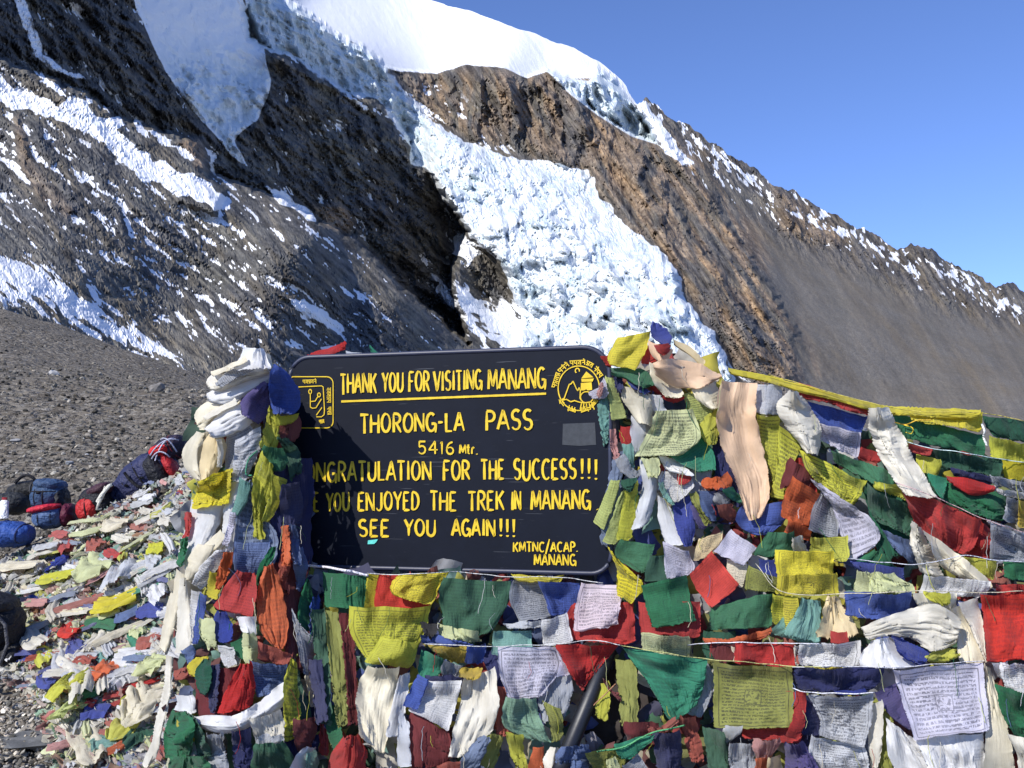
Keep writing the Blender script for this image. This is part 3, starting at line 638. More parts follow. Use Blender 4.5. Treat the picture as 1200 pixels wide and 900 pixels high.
_b = _bags['bright blue sack slumped at the left end of the bag heap']
ring(_b, (17 * U_, -.05, 1 * U_), (11 * U_, .12, 10 * U_), 10, .1, .008, (.02, .03, .1)); ring(_b, (0, 0, 0), (25 * U_, .16, 14 * U_), 4, -.2, .006, (.02, .05, .2))
_b = _bags['small red and black rucksack with a hanging white strap on the heap crest']
ring(_b, (0, 0, 0), (17 * U_, .11, 18 * U_), -20, .0, .006, BK, 2); ring(_b, (-5 * U_, -.07, -6 * U_), (12 * U_, .07, 12 * U_), -10, .1, .005, BK)
# big black rucksack that enters at the left edge of the rag heap
g_ = ground_hit([2], [776])[0]; Yb = g_[1] - .05; Ub = Yb / F
t = thing_at('rucksack', -8, 742, Yb, 'black rucksack cut off by the left edge, standing on the rag heap', 'rucksack')
blob('body', t, (0, 0, 0), (31 * Ub, .17, 38 * Ub), (0, 8, 0), (.010, .010, .012), 20)
blob('lid', t, (-2 * Ub, 0, 34 * Ub), (27 * Ub, .16, 12 * Ub), (0, 14, 0), (.012, .012, .014), 21)
blob('hip_belt', t, (28 * Ub, -.04, -24 * Ub), (12 * Ub, .1, 14 * Ub), (0, -14, 0), (.014, .014, .016), 22)
tube_mesh('strap', [(14 * Ub, -.17, 30 * Ub), (27 * Ub, -.15, 14 * Ub), (30 * Ub, -.14, -8 * Ub), (24 * Ub, -.15, -30 * Ub)], .010, M_CORD, t, colr=(.10, .10, .11))
t2 = thing_at('rucksack', -70, 700, Yb + .3, 'dark rucksack beyond the left edge of the picture on the rag heap', 'rucksack')
blob('body', t2, (0, 0, 0), (40 * Ub, .2, 60 * Ub), (0, 20, 0), (.015, .015, .02), 23)

# ============================================================ THE SIGN
YL, YR = 3.94, 3.60
A0 = P(338, 562, YL); B0 = P(716, 562, YR)
du = (B0 - A0); du[2] = 0; SW = np.linalg.norm(du); du = du / SW; nrm = np.array([du[1], -du[0], 0.0])     # normal towards the viewer
def on_sign(px, py, off=0.0):
    """point on the plane of the board (local u, local z) for a sight line"""
    px = np.asarray(px, float); py = np.asarray(py, float)
    d = P(px, py, 1.0) - np.array([0, 0, CAMZ]); o = np.array([0, 0, CAMZ])
    t_ = ((A0 + nrm * off - o) @ nrm) / (d @ nrm)
    p = o + d * t_[..., None]
    return np.stack([(p - A0) @ du, p[..., 2] - A0[2]], -1)
corners = on_sign(np.array([338, 716, 716, 338]), np.array([421, 405, 671, 664]))
zt = (corners[0, 1] + corners[1, 1]) / 2; zb = (corners[2, 1] + corners[3, 1]) / 2
ROT = math.atan2(du[1], du[0])
sign = empty('sign_board', (A0[0], A0[1], 0)); sign.rotation_euler = (0, 0, ROT)
props(sign, 'dark blue trekking sign with yellow hand-painted lettering between the flag columns', 'sign')
sz = A0[2]
def loc(u, z, off=0.0): return (u, -off, z + sz)                   # local frame: x along board, -y towards the viewer
def flat_mat(name, colr, rough=.5, wear=None, spec=.4, nscale=9):
    mt, n, b = mat_new(name)
    tc = n.nodes.new('ShaderNodeTexCoord'); co = tc.outputs['Object']
    f1 = noise(n, co, nscale, 6, .65)
    k = ramp(n, f1, [(.3, tuple(c * .82 for c in colr)), (.7, tuple(min(1, c * 1.15) for c in colr))])
    if wear:
        mp = n.nodes.new('ShaderNodeMapping'); mp.inputs['Scale'].default_value = (1, 1, 6); mp.inputs['Rotation'].default_value = (0, .6, 0)
        n.links.new(co, mp.inputs[0])
        s1 = ramp(n, noise(n, mp.outputs[0], 26, 6, .75), [(.62, (0, 0, 0)), (.72, (1, 1, 1))])
        sc = ramp(n, noise(n, co, 2.4, 3), [(.5, (0, 0, 0)), (.68, (1, 1, 1))])
        mp2 = n.nodes.new('ShaderNodeMapping'); mp2.inputs['Scale'].default_value = (.6, 1, 22); mp2.inputs['Rotation'].default_value = (0, .7, 0); n.links.new(co, mp2.inputs[0])
        s2 = ramp(n, noise(n, mp2.outputs[0], 8, 2, .5, .2), [(.70, (0, 0, 0)), (.72, (1, 1, 1))])
        dots = n.nodes.new('ShaderNodeTexVoronoi'); dots.inputs['Scale'].default_value = 38; n.links.new(co, dots.inputs['Vector'])
        dd = ramp(n, dots.outputs['Distance'], [(.0, (1, 1, 1)), (.075, (0, 0, 0))])
        chip = math_(n, 'MULTIPLY', dd, ramp(n, noise(n, co, 17, 2), [(.60, (0, 0, 0)), (.66, (1, 1, 1))]))
        f2 = math_(n, 'MAXIMUM', math_(n, 'MULTIPLY', s1, math_(n, 'MULTIPLY', sc, .5)), math_(n, 'MAXIMUM', math_(n, 'MULTIPLY', s2, .35), math_(n, 'MULTIPLY', chip, .8)))
        k = mixc(n, f2, k, wear)
    n.links.new(k, b.inputs['Base Color']); b.inputs['Roughness'].default_value = rough; b.inputs['Specular IOR Level'].default_value = spec
    bump(n, f1, .08, .01, b); return mt
M_BOARD = flat_mat('board_paint', (.0055, .0075, .015), .55, (.22, .23, .25), .15)
M_RIM = flat_mat('rim_paint', (.030, .034, .062), .45, (.3, .3, .32), .5, 20)
M_YEL = flat_mat('sign_yellow', (.72, .50, .025), .5, (.25, .20, .06), .3, 22)
M_POST = flat_mat('black_metal', (.012, .013, .018), .45, (.06, .05, .05), .5, 20)
M_TEAL = flat_mat('teal_paper', (.12, .62, .55), .6, None, .3, 60)
M_PATCH = flat_mat('grey_residue', (.055, .06, .068), .8, (.2, .2, .2), .2, 60)
def rrect(u0, u1, z0, z1, rtl, rtr, rbr, rbl, n_=9):
    out = []
    for (cx_, cz_, r_, a0) in ((u0 + rtl, z1 - rtl, rtl, 180), (u1 - rtr, z1 - rtr, rtr, 90), (u1 - rbr, z0 + rbr, rbr, 0), (u0 + rbl, z0 + rbl, rbl, -90)):
        for k_ in range(n_):
            a = math.radians(a0 - 90 * k_ / (n_ - 1)); out.append((cx_ + r_ * math.cos(a), cz_ + r_ * math.sin(a)))
    return out
def prism(name, outline, off0, off1, mat, parent, bev=0):
    bm = bmesh.new(); f = bm.faces.new([bm.verts.new(loc(u, z, off0)) for u, z in outline])
    e = bmesh.ops.extrude_face_region(bm, geom=[f]); vs = [v for v in e['geom'] if isinstance(v, bmesh.types.BMVert)]
    for v in vs: v.co.y = -off1
    bmesh.ops.recalc_face_normals(bm, faces=bm.faces)
    me = bpy.data.meshes.new(name); bm.to_mesh(me); bm.free(); me.materials.append(mat)
    o = bpy.data.objects.new(name, me); C.objects.link(o); o.parent = parent; return o
outl = rrect(0, SW, zb, zt, .085, .10, .075, .075)
prism('board', outl, -.012, .010, M_BOARD, sign)
rim = outl + outl[:1]
rim_o = tube_mesh('frame', [loc(u, z, .006) for u, z in rim], .0095, M_RIM, sign, 8)
def post(u, name='post'):
    tube_mesh(name, [loc(u, zt - .08, -.045), loc(u, -sz + .1, -.045), loc(u, -sz - .2, -.045)], .026, M_POST, sign, 10)
post(.10); post(SW - .10)
# leaning strut in front of the foot of the sign
b0 = P(714, 762, 3.50); b1 = P(664, 884, 3.30); b2 = P(655, 905, 3.26)
def wloc(p): q = np.array(p) - [A0[0], A0[1], 0]; return (q @ du, -(q @ nrm), q[2])
brace = tube_mesh('brace', [wloc(b0), wloc(b1), wloc(b2)], .027, M_POST, sign, 8)

# --- hand-painted letters: strokes of a brush, one mesh per line of text
def arcp(cx_, cy_, rx, ry, a0, a1, n_=9): return [(cx_ + rx * math.cos(math.radians(a0 + (a1 - a0) * k_ / (n_ - 1))), cy_ + ry * math.sin(math.radians(a0 + (a1 - a0) * k_ / (n_ - 1)))) for k_ in range(n_)]
G = {
 'A': (1, [[(0, 0), (.5, 1), (1, -.02)], [(.2, .33), (.8, .33)]]), 'B': (1, []),
 'C': (.95, [arcp(.55, .5, .5, .5, 50, 310, 13)]), 'D': (.95, [[(.1, 0), (.1, 1)], [(.1, 1)] + arcp(.3, .5, .62, .5, 90, -90, 9) + [(.1, 0)]]),
 'E': (.8, [[(.1, 0), (.1, 1)], [(.1, 1), (.9, 1)], [(.1, .53), (.75, .53)], [(.1, 0), (.95, 0)]]),
 'F': (.8, [[(.1, -.03), (.1, 1)], [(.1, 1), (.95, 1)], [(.1, .52), (.8, .52)]]),
 'G': (1, [arcp(.52, .5, .47, .5, 50, 350, 13) + [(.97, .42)], [(.55, .42), (1, .42)], [(.97, .42), (.97, -.08)]]),
 'H': (.95, [[(.08, 0), (.08, 1)], [(.92, -.03), (.92, 1)], [(.08, .5), (.92, .5)]]), 'I': (.34, [[(.5, -.02), (.5, 1)]]),
 'J': (.75, [[(.85, 1), (.85, .2)] + arcp(.45, .2, .4, .22, 0, -160, 7)]), 'K': (.9, [[(.08, 0), (.08, 1)], [(.95, 1), (.1, .45)], [(.35, .6), (1, -.03)]]),
 'L': (.75, [[(.1, 1), (.1, 0), (.95, 0)]]), 'M': (1.15, [[(.03, 0), (.12, 1), (.5, .15), (.88, 1), (.98, -.02)]]),
 'N': (1, [[(.05, 0), (.05, 1), (.92, .0), (.95, 1)]]), 'O': (1, [arcp(.5, .5, .45, .5, 90, 450, 17)]),
 'P': (.85, [[(.1, -.03), (.1, 1)], [(.1, 1)] + arcp(.45, .73, .47, .27, 90, -90, 8) + [(.1, .46)]]),
 'R': (.9, [[(.1, -.03), (.1, 1)], [(.1, 1)] + arcp(.42, .74, .47, .26, 90, -90, 8) + [(.1, .48)], [(.4, .48), (.98, -.04)]]),
 'S': (.85, [arcp(.5, .75, .4, .25, 40, 270, 9) + arcp(.5, .25, .42, .26, 90, -150, 9)[1:]]),
 'T': (.85, [[(.5, -.04), (.5, 1)], [(0, 1), (1, 1)]]), 'U': (.95, [[(.08, 1), (.08, .3)] + arcp(.5, .3, .42, .31, 180, 360, 9)[1:] + [(.92, 1)]]),
 'V': (.95, [[(0, 1), (.5, -.02), (1, 1)]]), 'Y': (.9, [[(0, 1), (.5, .48), (1, 1)], [(.5, .48), (.5, -.03)]]),
 '!': (.34, [[(.5, 1), (.5, .26)], [(.5, .08), (.5, -.01)]]), '.': (.3, [[(.45, .06), (.5, -.02)]]), '-': (.6, [[(.1, .5), (.9, .5)]]),
 '5': (.85, [[(.85, 1), (.15, 1), (.12, .55)], [(.12, .55)] + arcp(.45, .32, .42, .32, 100, -150, 10)]), '4': (.9, [[(.7, -.02), (.7, 1), (.02, .32), (1, .32)]]),
 '1': (.35, [[(.2, .85), (.55, 1), (.55, 0)]]), '6': (.85, [[(.8, .98)] + arcp(.75, .4, .62, .55, 110, 180, 5) + arcp(.5, .28, .38, .28, 180, 520, 12)]),
 '/': (.7, [[(0, -.3), (1, 1.3)]]), 't': (.55, [[(.5, .95), (.5, .1), (.9, 0)], [(.05, .66), (.95, .66)]]), 'r': (.55, [[(.2, 0), (.2, .62)], [(.2, .45), (.5, .64), (.9, .6)]]),
 ' ': (.6, []),
}
def strokes_to_mesh(name, strokes, wid, mat, off=.0135, taper=True):
    """strokes: lists of (px,py) in photo pixels lying on the board; wid: brush width in metres"""
    V_, F_ = [], []; wid = wid * .9
    for si, s_ in enumerate(strokes):
        q = on_sign(np.array([a[0] for a in s_], float), np.array([a[1] for a in s_], float), .012)
        # resample
        seg = np.linalg.norm(np.diff(q, axis=0), axis=1); L_ = np.concatenate([[0], np.cumsum(seg)])
        if L_[-1] < 1e-5: continue
        keep = np.concatenate([[True], seg > 1e-6]); q = q[keep]; L_ = L_[keep]
        m_ = max(3, int(L_[-1] / .006)); tt = np.unique(np.concatenate([np.linspace(0, L_[-1], m_), L_]))
        q = np.stack([np.interp(tt, L_, q[:, 0]), np.interp(tt, L_, q[:, 1])], -1)
        tg = np.gradient(q, axis=0); tg /= np.linalg.norm(tg, axis=1)[:, None] + 1e-9
        nm = np.stack([-tg[:, 1], tg[:, 0]], -1); x_ = tt / tt[-1]
        w_ = wid * (1 + .10 * np.sin(tt * 90 + si * 2.1) * .6 + RNG.normal(0, .04, len(tt)))
        if taper: w_ = w_ * (1.18 - .55 * sstep(.55, 1.05, x_)) 
        l_ = q + nm * w_[:, None] / 2; r_ = q - nm * w_[:, None] / 2
        base = len(V_); jo = off + .0006 * (si % 3)
        for a, b in zip(l_, r_): V_ += [loc(a[0], a[1], jo), loc(b[0], b[1], jo)]
        F_ += [(base + 2 * k_, base + 2 * k_ + 1, base + 2 * k_ + 3, base + 2 * k_ + 2) for k_ in range(len(q) - 1)]
    return mesh_np(name, V_, F_, [mat], False, parent=sign)
def letter_strokes(text, x0, x1, tl, bl, tr, br, sp=.22):
    """text into the box: left edge x0 (top tl, bottom bl), right edge x1 (top tr, bottom br), in photo pixels"""
    ws = [G[c][0] for c in text]; tot = sum(ws) + sp * (len(text) - 1); out = []; x = 0
    for c in text:
        wd, ss = G[c]; jy = random.uniform(-.03, .03); jw = random.uniform(.97, 1.03); sl_ = random.uniform(-.03, .03)
        for s_ in ss:
            pts_ = []
            for (a, b) in s_:
                u = (x + (a + sl_ * (b - .5)) * wd * jw) / tot; vtop = tl + (tr - tl) * u; vbot = bl + (br - bl) * u
                pts_.append((x0 + (x1 - x0) * u, vbot + (vtop - vbot) * (b + jy)))
            out.append(pts_)
        x += wd + sp
    return out
def cr(x, y): return 320 + x / 2.9268, 390 + y / 2.9268
def box(text, x0, x1, tl, bl, tr=None, br=None, sp=.22):
    tr = tl if tr is None else tr; br = bl if br is None else br
    a = cr(x0, tl); b = cr(x1, tr); return letter_strokes(text, a[0], b[0], a[1], cr(0, bl)[1], b[1], cr(0, br)[1], sp)
LINES = [
 ([box('THANK', 232, 355, 142, 208, 139, 205), box('YOU', 376, 447, 138, 202, 136, 200), box('FOR', 466, 536, 135, 200, 133, 198), box('VISITING', 552, 716, 133, 197, 128, 193), box('MANANG', 738, 934, 127, 193, 120, 190)], .0090),
 ([box('THORONG-LA', 300, 655, 281, 343, 274, 335), box('PASS', 730, 890, 268, 332, 263, 330)], .0100),
 ([box('5416', 498, 622, 374, 416, 373, 415), box('M', 640, 662, 385, 414), box('tr.', 664, 703, 382, 416)], .0066),
 ([box('CONGRATULATION', 78, 543, 446, 512, 440, 502), box('FOR', 584, 674, 440, 505, 438, 500), box('THE', 714, 794, 438, 502, 436, 500), box('SUCCESS', 826, 1040, 436, 504, 434, 500), box('!!!', 1054, 1114, 433, 502, sp=.3)], .0094),
 ([box('HOPE', 62, 158, 548, 610), box('YOU', 184, 262, 550, 610, 548, 610), box('ENJOYED', 292, 502, 548, 608, 546, 606), box('THE', 540, 630, 546, 608), box('TREK', 670, 792, 545, 607, 542, 605), box('IN', 818, 850, 545, 606), box('MANANG', 886, 1088, 543, 607, 541, 605), box('.', 1104, 1122, 585, 606)], .0090),
 ([box('SEE', 294, 400, 642, 697), box('YOU', 452, 558, 641, 695), box('AGAIN', 614, 762, 640, 695), box('!!!', 776, 832, 638, 698, sp=.3)], .0098),
 ([box('KMTNC/ACAP.', 824, 1046, 718, 750, 718, 750), box('MANANG', 896, 1038, 760, 796, 760, 797)], .0060),
]
for ws_, wd_ in LINES:
    for st_ in ws_: strokes_to_mesh('word', st_, wd_, M_YEL)
strokes_to_mesh('underline', [[(400, 470.5), (520, 466), (640, 461.3)]], .009, M_YEL, taper=False)
# left emblem: two rounded frames, a sprouting plant and small script
def e4(x, y): return 330 + x / 10, 425 + y / 10
def ell(cx_, cy_, rx, ry, a0=0, a1=360, n_=24): return arcp(cx_, cy_, rx, ry, a0, a1, n_)
def rr(x0, x1, y0, y1, r_):
    return [(x0 - 0, y0 + 15)] + [(x0 + 20, y0)] + arcp(x1 - r_, y0 + r_, r_, -r_, 90, 0, 6) + arcp(x1 - r_, y1 - r_, r_, -r_, 0, -90, 6) + [(x0, y1)]
lm = [[e4(*p) for p in rr(110, 605, 165, 765, 75)] , [e4(*p) for p in [(200, 285), (470, 272), (490, 285), (505, 560), (500, 610), (470, 635), (410, 635)]],
      [e4(*p) for p in [(340, 360), (340, 520), (365, 535), (405, 530), (470, 425)]], [e4(*p) for p in [(345, 455), (395, 450), (425, 400)]],
      [e4(*p) for p in [(410, 615), (475, 525)]], [e4(*p) for p in ell(338, 340, 17, 26, 0, 360, 10)], [e4(*p) for p in ell(440, 378, 17, 24, 0, 360, 10)]]
strokes_to_mesh('emblem', lm, .0042, M_YEL, taper=False)
def script_line(x0, y0, x1, y1, h, n_, seed):
    """small Devanagari-like words: a head line with letters hanging from it"""
    r = random.Random(seed); out = []; dx, dy = x1 - x0, y1 - y0; Ls = math.hypot(dx, dy); tx, ty = dx / Ls, dy / Ls; nx, ny = -ty, tx
    pt = lambda a, b: (x0 + tx * a + nx * b, y0 + ty * a + ny * b)
    out.append([pt(0, 0), pt(Ls, 0)])
    for i in range(n_):
        a = (i + .5) * Ls / n_; q = Ls / n_
        out.append([pt(a + q * .3, 0), pt(a + q * .3, h)])
        k_ = r.randint(0, 3)
        if k_ == 0: out.append([pt(a + q * .3, h * .35), pt(a - q * .15, h * .3), pt(a - q * .3, h * .65), pt(a, h * .8)])
        if k_ == 1: out.append([pt(a - q * .3, 0), pt(a - q * .3, h * .5), pt(a + q * .3, h * .6)])
        if k_ == 2: out.append([pt(a - q * .1, 0), pt(a - q * .35, h * .4), pt(a + q * .05, h * .5), pt(a - q * .25, h)])
        if k_ == 3: out.append([pt(a, -h * .35), pt(a + q * .3, -h * .12)]); out.append([pt(a - q * .3, h * .5), pt(a + q * .25, h * .45)])
    return out
sc = script_line(*e4(248, 205), *e4(410, 200), 4.2, 5, 1) + script_line(*e4(575, 290), *e4(578, 470), 4.5, 5, 2) + script_line(*e4(580, 515), *e4(585, 610), 4.5, 3, 3) + script_line(*e4(440, 675), *e4(500, 668), 4, 3, 4)
strokes_to_mesh('lettering', sc, .0030, M_YEL, taper=False)['kind'] = 'stuff'
# right emblem: ring with mountain, pagoda, moon and rays, script round it
def e3(x, y): return 640 + x / 9, 400 + y / 9
lm = [[e3(*p) for p in ell(345, 495, 218, 235, 0, 360, 40)],
      [e3(*p) for p in [(185, 620), (245, 455), (265, 448), (285, 420), (320, 500), (335, 522), (350, 488), (362, 520), (358, 600), (375, 625)]],
      [e3(*p) for p in [(160, 625), (215, 612), (262, 638), (300, 625), (345, 640), (400, 650), (470, 640), (500, 605)]],
      [e3(*p) for p in ell(425, 590, 62, 60, 60, 300, 12)]] + [[e3(a, 650), e3(b, 720)] for a, b in ((375, 360), (400, 392), (425, 430), (455, 470), (480, 510))]
lm.append([e3(*p) for p in ell(330, 310, 22, 26, 120, 380, 9)])
strokes_to_mesh('emblem', lm, .0046, M_YEL, taper=False)
def poly_patch(name, pts_, mat, off=.0142):
    q = on_sign(np.array([p[0] for p in pts_]), np.array([p[1] for p in pts_]), .012)
    return prism(name, [tuple(a) for a in q], .0105, off, mat, sign)
poly_patch('pagoda_roof', [e3(425, 318), e3(500, 380), e3(372, 392)], M_YEL)
poly_patch('pagoda_tier', [e3(372, 398), e3(505, 392), e3(490, 425), e3(376, 428)], M_YEL)
poly_patch('pagoda_base', [e3(368, 440), e3(480, 432), e3(486, 512), e3(440, 518), e3(425, 506), e3(400, 518), e3(366, 518)], M_YEL)
sc = []
for k_, (a0, a1, n_) in enumerate([(178, 146, 4), (142, 116, 3), (110, 76, 4), (72, 56, 2), (50, 26, 3), (228, 208, 1), (262, 240, 3), (300, 276, 3), (330, 306, 3)]):
    rad_ = 268
    if a0 > 180:
        p0 = e3(345 + 236 * math.cos(math.radians(a1)), 495 - 255 * math.sin(math.radians(a1)) * 1.0); p1 = e3(345 + 236 * math.cos(math.radians(a0)), 495 - 255 * math.sin(math.radians(a0)))
        p0, p1 = p1, p0
    else:
        p0 = e3(345 + 285 * math.cos(math.radians(a0)), 495 - 305 * math.sin(math.radians(a0))); p1 = e3(345 + 285 * math.cos(math.radians(a1)), 495 - 305 * math.sin(math.radians(a1)))
    sc += script_line(*p0, *p1, 5.2, n_, 20 + k_)
strokes_to_mesh('lettering', sc, .0040, M_YEL, taper=False)['kind'] = 'stuff'
poly_patch('sticker', [cr(326, 712), cr(360, 708), cr(354, 718), cr(347, 724), cr(325, 725)], M_TEAL, .0138)
poly_patch('glue_patch', [cr(994, 312), cr(1104, 308), cr(1108, 384), cr(1050, 388), cr(992, 384)], M_PATCH, .0116)
# second black metal post behind the flags
t = empty('metal_post', tuple(P(750, 900, 3.75))); props(t, 'upright black metal post standing in the shade right of the leaning strut', 'post')
pt = [np.array(P(751, y_, 3.75)) - np.array(P(750, 900, 3.75)) for y_ in (740, 900, 1000)]
tube_mesh('shaft', pt, .020, M_POST, t, 8); tube_mesh('cap', [pt[0], pt[0] + [0, 0, .02]], .024, M_POST, t, 8)

# ============================================================ CLOTH
COL = {
 'white': (.80, .80, .80), 'cream': (.80, .73, .55), 'ivory': (.78, .74, .63), 'peach': (.88, .60, .38), 'rosewhite': (.78, .66, .72), 'butter': (.85, .68, .38), 'yellow': (.72, .62, .03), 'gold': (.70, .50, .05),
 'citron': (.60, .60, .06), 'lime': (.55, .62, .20), 'palelime': (.66, .70, .38), 'olive': (.30, .32, .06), 'green': (.018, .17, .07), 'darkgreen': (.012, .10, .055),
 'bottle': (.03, .13, .07), 'sage': (.22, .40, .27), 'teal': (.20, .42, .36), 'jade': (.03, .26, .15), 'blue': (.045, .10, .42), 'royal': (.035, .06, .33), 'denim': (.12, .18, .36), 'greyblue': (.20, .26, .40),
 'navy': (.018, .025, .12), 'purple': (.10, .08, .24), 'lavender': (.66, .64, .76), 'grey': (.42, .44, .48), 'palegrey': (.60, .62, .66), 'red': (.50, .022, .020), 'orange': (.68, .14, .04), 'scarlet': (.68, .045, .03),
 'brick': (.42, .10, .07), 'maroon': (.16, .02, .025), 'pink': (.60, .30, .28), 'black': (.02, .02, .025), 'brown': (.40, .20, .10),
}
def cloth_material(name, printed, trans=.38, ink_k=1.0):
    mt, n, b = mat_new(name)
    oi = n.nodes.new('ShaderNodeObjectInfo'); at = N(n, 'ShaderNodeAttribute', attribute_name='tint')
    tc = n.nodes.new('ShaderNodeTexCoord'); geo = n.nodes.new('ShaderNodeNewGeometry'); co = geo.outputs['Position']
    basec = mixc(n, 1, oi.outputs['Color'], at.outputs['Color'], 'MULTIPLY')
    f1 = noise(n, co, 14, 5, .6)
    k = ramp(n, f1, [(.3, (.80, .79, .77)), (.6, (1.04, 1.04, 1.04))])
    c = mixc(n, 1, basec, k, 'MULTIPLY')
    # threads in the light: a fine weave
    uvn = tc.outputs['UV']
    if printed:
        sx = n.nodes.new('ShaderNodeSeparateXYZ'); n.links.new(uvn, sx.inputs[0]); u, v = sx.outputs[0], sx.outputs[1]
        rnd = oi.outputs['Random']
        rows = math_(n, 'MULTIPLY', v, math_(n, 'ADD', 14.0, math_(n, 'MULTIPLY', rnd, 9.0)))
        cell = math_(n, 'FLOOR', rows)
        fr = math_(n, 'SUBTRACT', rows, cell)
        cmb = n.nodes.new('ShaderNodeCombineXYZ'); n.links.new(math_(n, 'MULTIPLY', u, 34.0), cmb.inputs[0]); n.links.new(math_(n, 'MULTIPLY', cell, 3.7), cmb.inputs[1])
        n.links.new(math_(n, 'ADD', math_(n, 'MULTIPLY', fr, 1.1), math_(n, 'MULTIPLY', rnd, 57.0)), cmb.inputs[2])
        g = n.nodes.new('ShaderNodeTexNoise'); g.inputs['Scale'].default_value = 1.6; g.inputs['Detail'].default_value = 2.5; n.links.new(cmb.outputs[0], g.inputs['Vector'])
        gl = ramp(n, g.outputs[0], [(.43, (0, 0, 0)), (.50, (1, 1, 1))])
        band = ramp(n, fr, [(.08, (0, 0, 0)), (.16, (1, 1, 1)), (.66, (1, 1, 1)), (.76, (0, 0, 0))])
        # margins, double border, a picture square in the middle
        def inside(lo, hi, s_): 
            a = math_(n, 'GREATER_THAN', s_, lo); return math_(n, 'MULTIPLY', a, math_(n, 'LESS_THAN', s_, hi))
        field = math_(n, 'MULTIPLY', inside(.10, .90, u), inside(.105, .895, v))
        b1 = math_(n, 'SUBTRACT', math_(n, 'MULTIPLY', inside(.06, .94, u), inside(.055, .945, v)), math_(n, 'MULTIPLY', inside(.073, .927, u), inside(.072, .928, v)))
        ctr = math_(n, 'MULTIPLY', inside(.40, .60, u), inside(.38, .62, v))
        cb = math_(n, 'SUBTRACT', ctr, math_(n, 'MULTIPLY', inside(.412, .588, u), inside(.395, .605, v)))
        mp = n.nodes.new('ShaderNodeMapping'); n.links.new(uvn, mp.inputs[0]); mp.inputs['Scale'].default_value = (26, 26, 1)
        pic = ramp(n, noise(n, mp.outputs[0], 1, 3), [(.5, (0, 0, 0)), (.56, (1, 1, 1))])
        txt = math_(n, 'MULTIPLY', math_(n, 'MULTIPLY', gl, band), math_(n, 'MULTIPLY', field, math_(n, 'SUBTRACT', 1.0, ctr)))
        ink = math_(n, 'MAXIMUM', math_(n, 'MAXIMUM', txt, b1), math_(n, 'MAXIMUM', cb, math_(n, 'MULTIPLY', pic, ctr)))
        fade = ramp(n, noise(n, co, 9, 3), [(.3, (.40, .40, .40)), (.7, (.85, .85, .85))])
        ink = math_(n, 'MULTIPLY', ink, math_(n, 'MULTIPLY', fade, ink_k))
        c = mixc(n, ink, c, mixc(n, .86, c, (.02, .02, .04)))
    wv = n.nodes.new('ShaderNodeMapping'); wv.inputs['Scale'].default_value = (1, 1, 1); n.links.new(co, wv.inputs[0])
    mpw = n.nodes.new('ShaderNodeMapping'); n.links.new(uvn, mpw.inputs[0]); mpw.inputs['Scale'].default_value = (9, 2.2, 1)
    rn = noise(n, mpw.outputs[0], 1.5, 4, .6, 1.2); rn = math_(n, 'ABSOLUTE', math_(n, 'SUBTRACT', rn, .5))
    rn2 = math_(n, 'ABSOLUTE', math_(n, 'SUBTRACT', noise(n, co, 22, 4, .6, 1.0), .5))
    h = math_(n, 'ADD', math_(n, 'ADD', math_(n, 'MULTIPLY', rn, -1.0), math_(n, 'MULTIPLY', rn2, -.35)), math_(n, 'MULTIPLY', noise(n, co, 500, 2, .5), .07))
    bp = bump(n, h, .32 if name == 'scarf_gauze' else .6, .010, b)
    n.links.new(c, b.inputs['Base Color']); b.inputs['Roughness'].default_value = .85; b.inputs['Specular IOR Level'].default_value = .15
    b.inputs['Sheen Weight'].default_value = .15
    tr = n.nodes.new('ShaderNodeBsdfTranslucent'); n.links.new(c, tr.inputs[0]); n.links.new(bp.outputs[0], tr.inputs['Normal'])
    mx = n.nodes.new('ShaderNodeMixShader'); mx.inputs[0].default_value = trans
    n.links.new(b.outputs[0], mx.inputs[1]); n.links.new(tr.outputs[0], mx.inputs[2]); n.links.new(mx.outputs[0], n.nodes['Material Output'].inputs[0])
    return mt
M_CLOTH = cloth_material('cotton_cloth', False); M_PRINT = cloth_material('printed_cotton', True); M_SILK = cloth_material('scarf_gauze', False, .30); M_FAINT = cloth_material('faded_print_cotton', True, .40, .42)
M_SILK.node_tree.nodes['Principled BSDF'].inputs['Roughness'].default_value = .5
M_SILK.node_tree.nodes['Principled BSDF'].inputs['Specular IOR Level'].default_value = .4

# front-most surface so far, on a coarse map of directions (what lies beneath decides where the next cloth lies)
GS = 3.0; GX0, GY0 = -120, 330; GW, GH = int(1560 / GS), int(860 / GS)
def S_base(px, py):
    px = np.asarray(px, float); py = np.asarray(py, float)
    left = 3.66 + .20 * np.clip(((px - 290) / 85), -1.5, 1.5) ** 2 - .36 * sstep(600, 900, py)
    mid = 3.60 - .26 * sstep(665, 900, py)
    right = 3.52 + .05 * ((px - 790) / 90) ** 2 * (px < 790) - .10 * sstep(820, 1200, px) - .42 * sstep(480, 900, py) * (.55 + .45 * sstep(760, 1050, px)) + .06
    a = sstep(355, 405, px); b = sstep(690, 770, px)
    return (left * (1 - a) + mid * a) * (1 - b) + right * b
gxx, gyy = np.meshgrid(GX0 + GS * np.arange(GW), GY0 + GS * np.arange(GH))
FRONT = S_base(gxx, gyy)
def stamp(px, py, Y):
    i = ((px - GX0) / GS).round().astype(int).clip(0, GW - 1); j = ((py - GY0) / GS).round().astype(int).clip(0, GH - 1)
    np.minimum.at(FRONT, (j.ravel(), i.ravel()), Y.ravel())
def beneath(px, py):
    i = ((px - GX0) / GS).round().astype(int).clip(1, GW - 2); j = ((py - GY0) / GS).round().astype(int).clip(1, GH - 2)
    r = FRONT[j, i]
    for di in (-1, 0, 1):
        for dj in (-1, 0, 1): r = np.minimum(r, FRONT[j + dj, i + di])
    return r
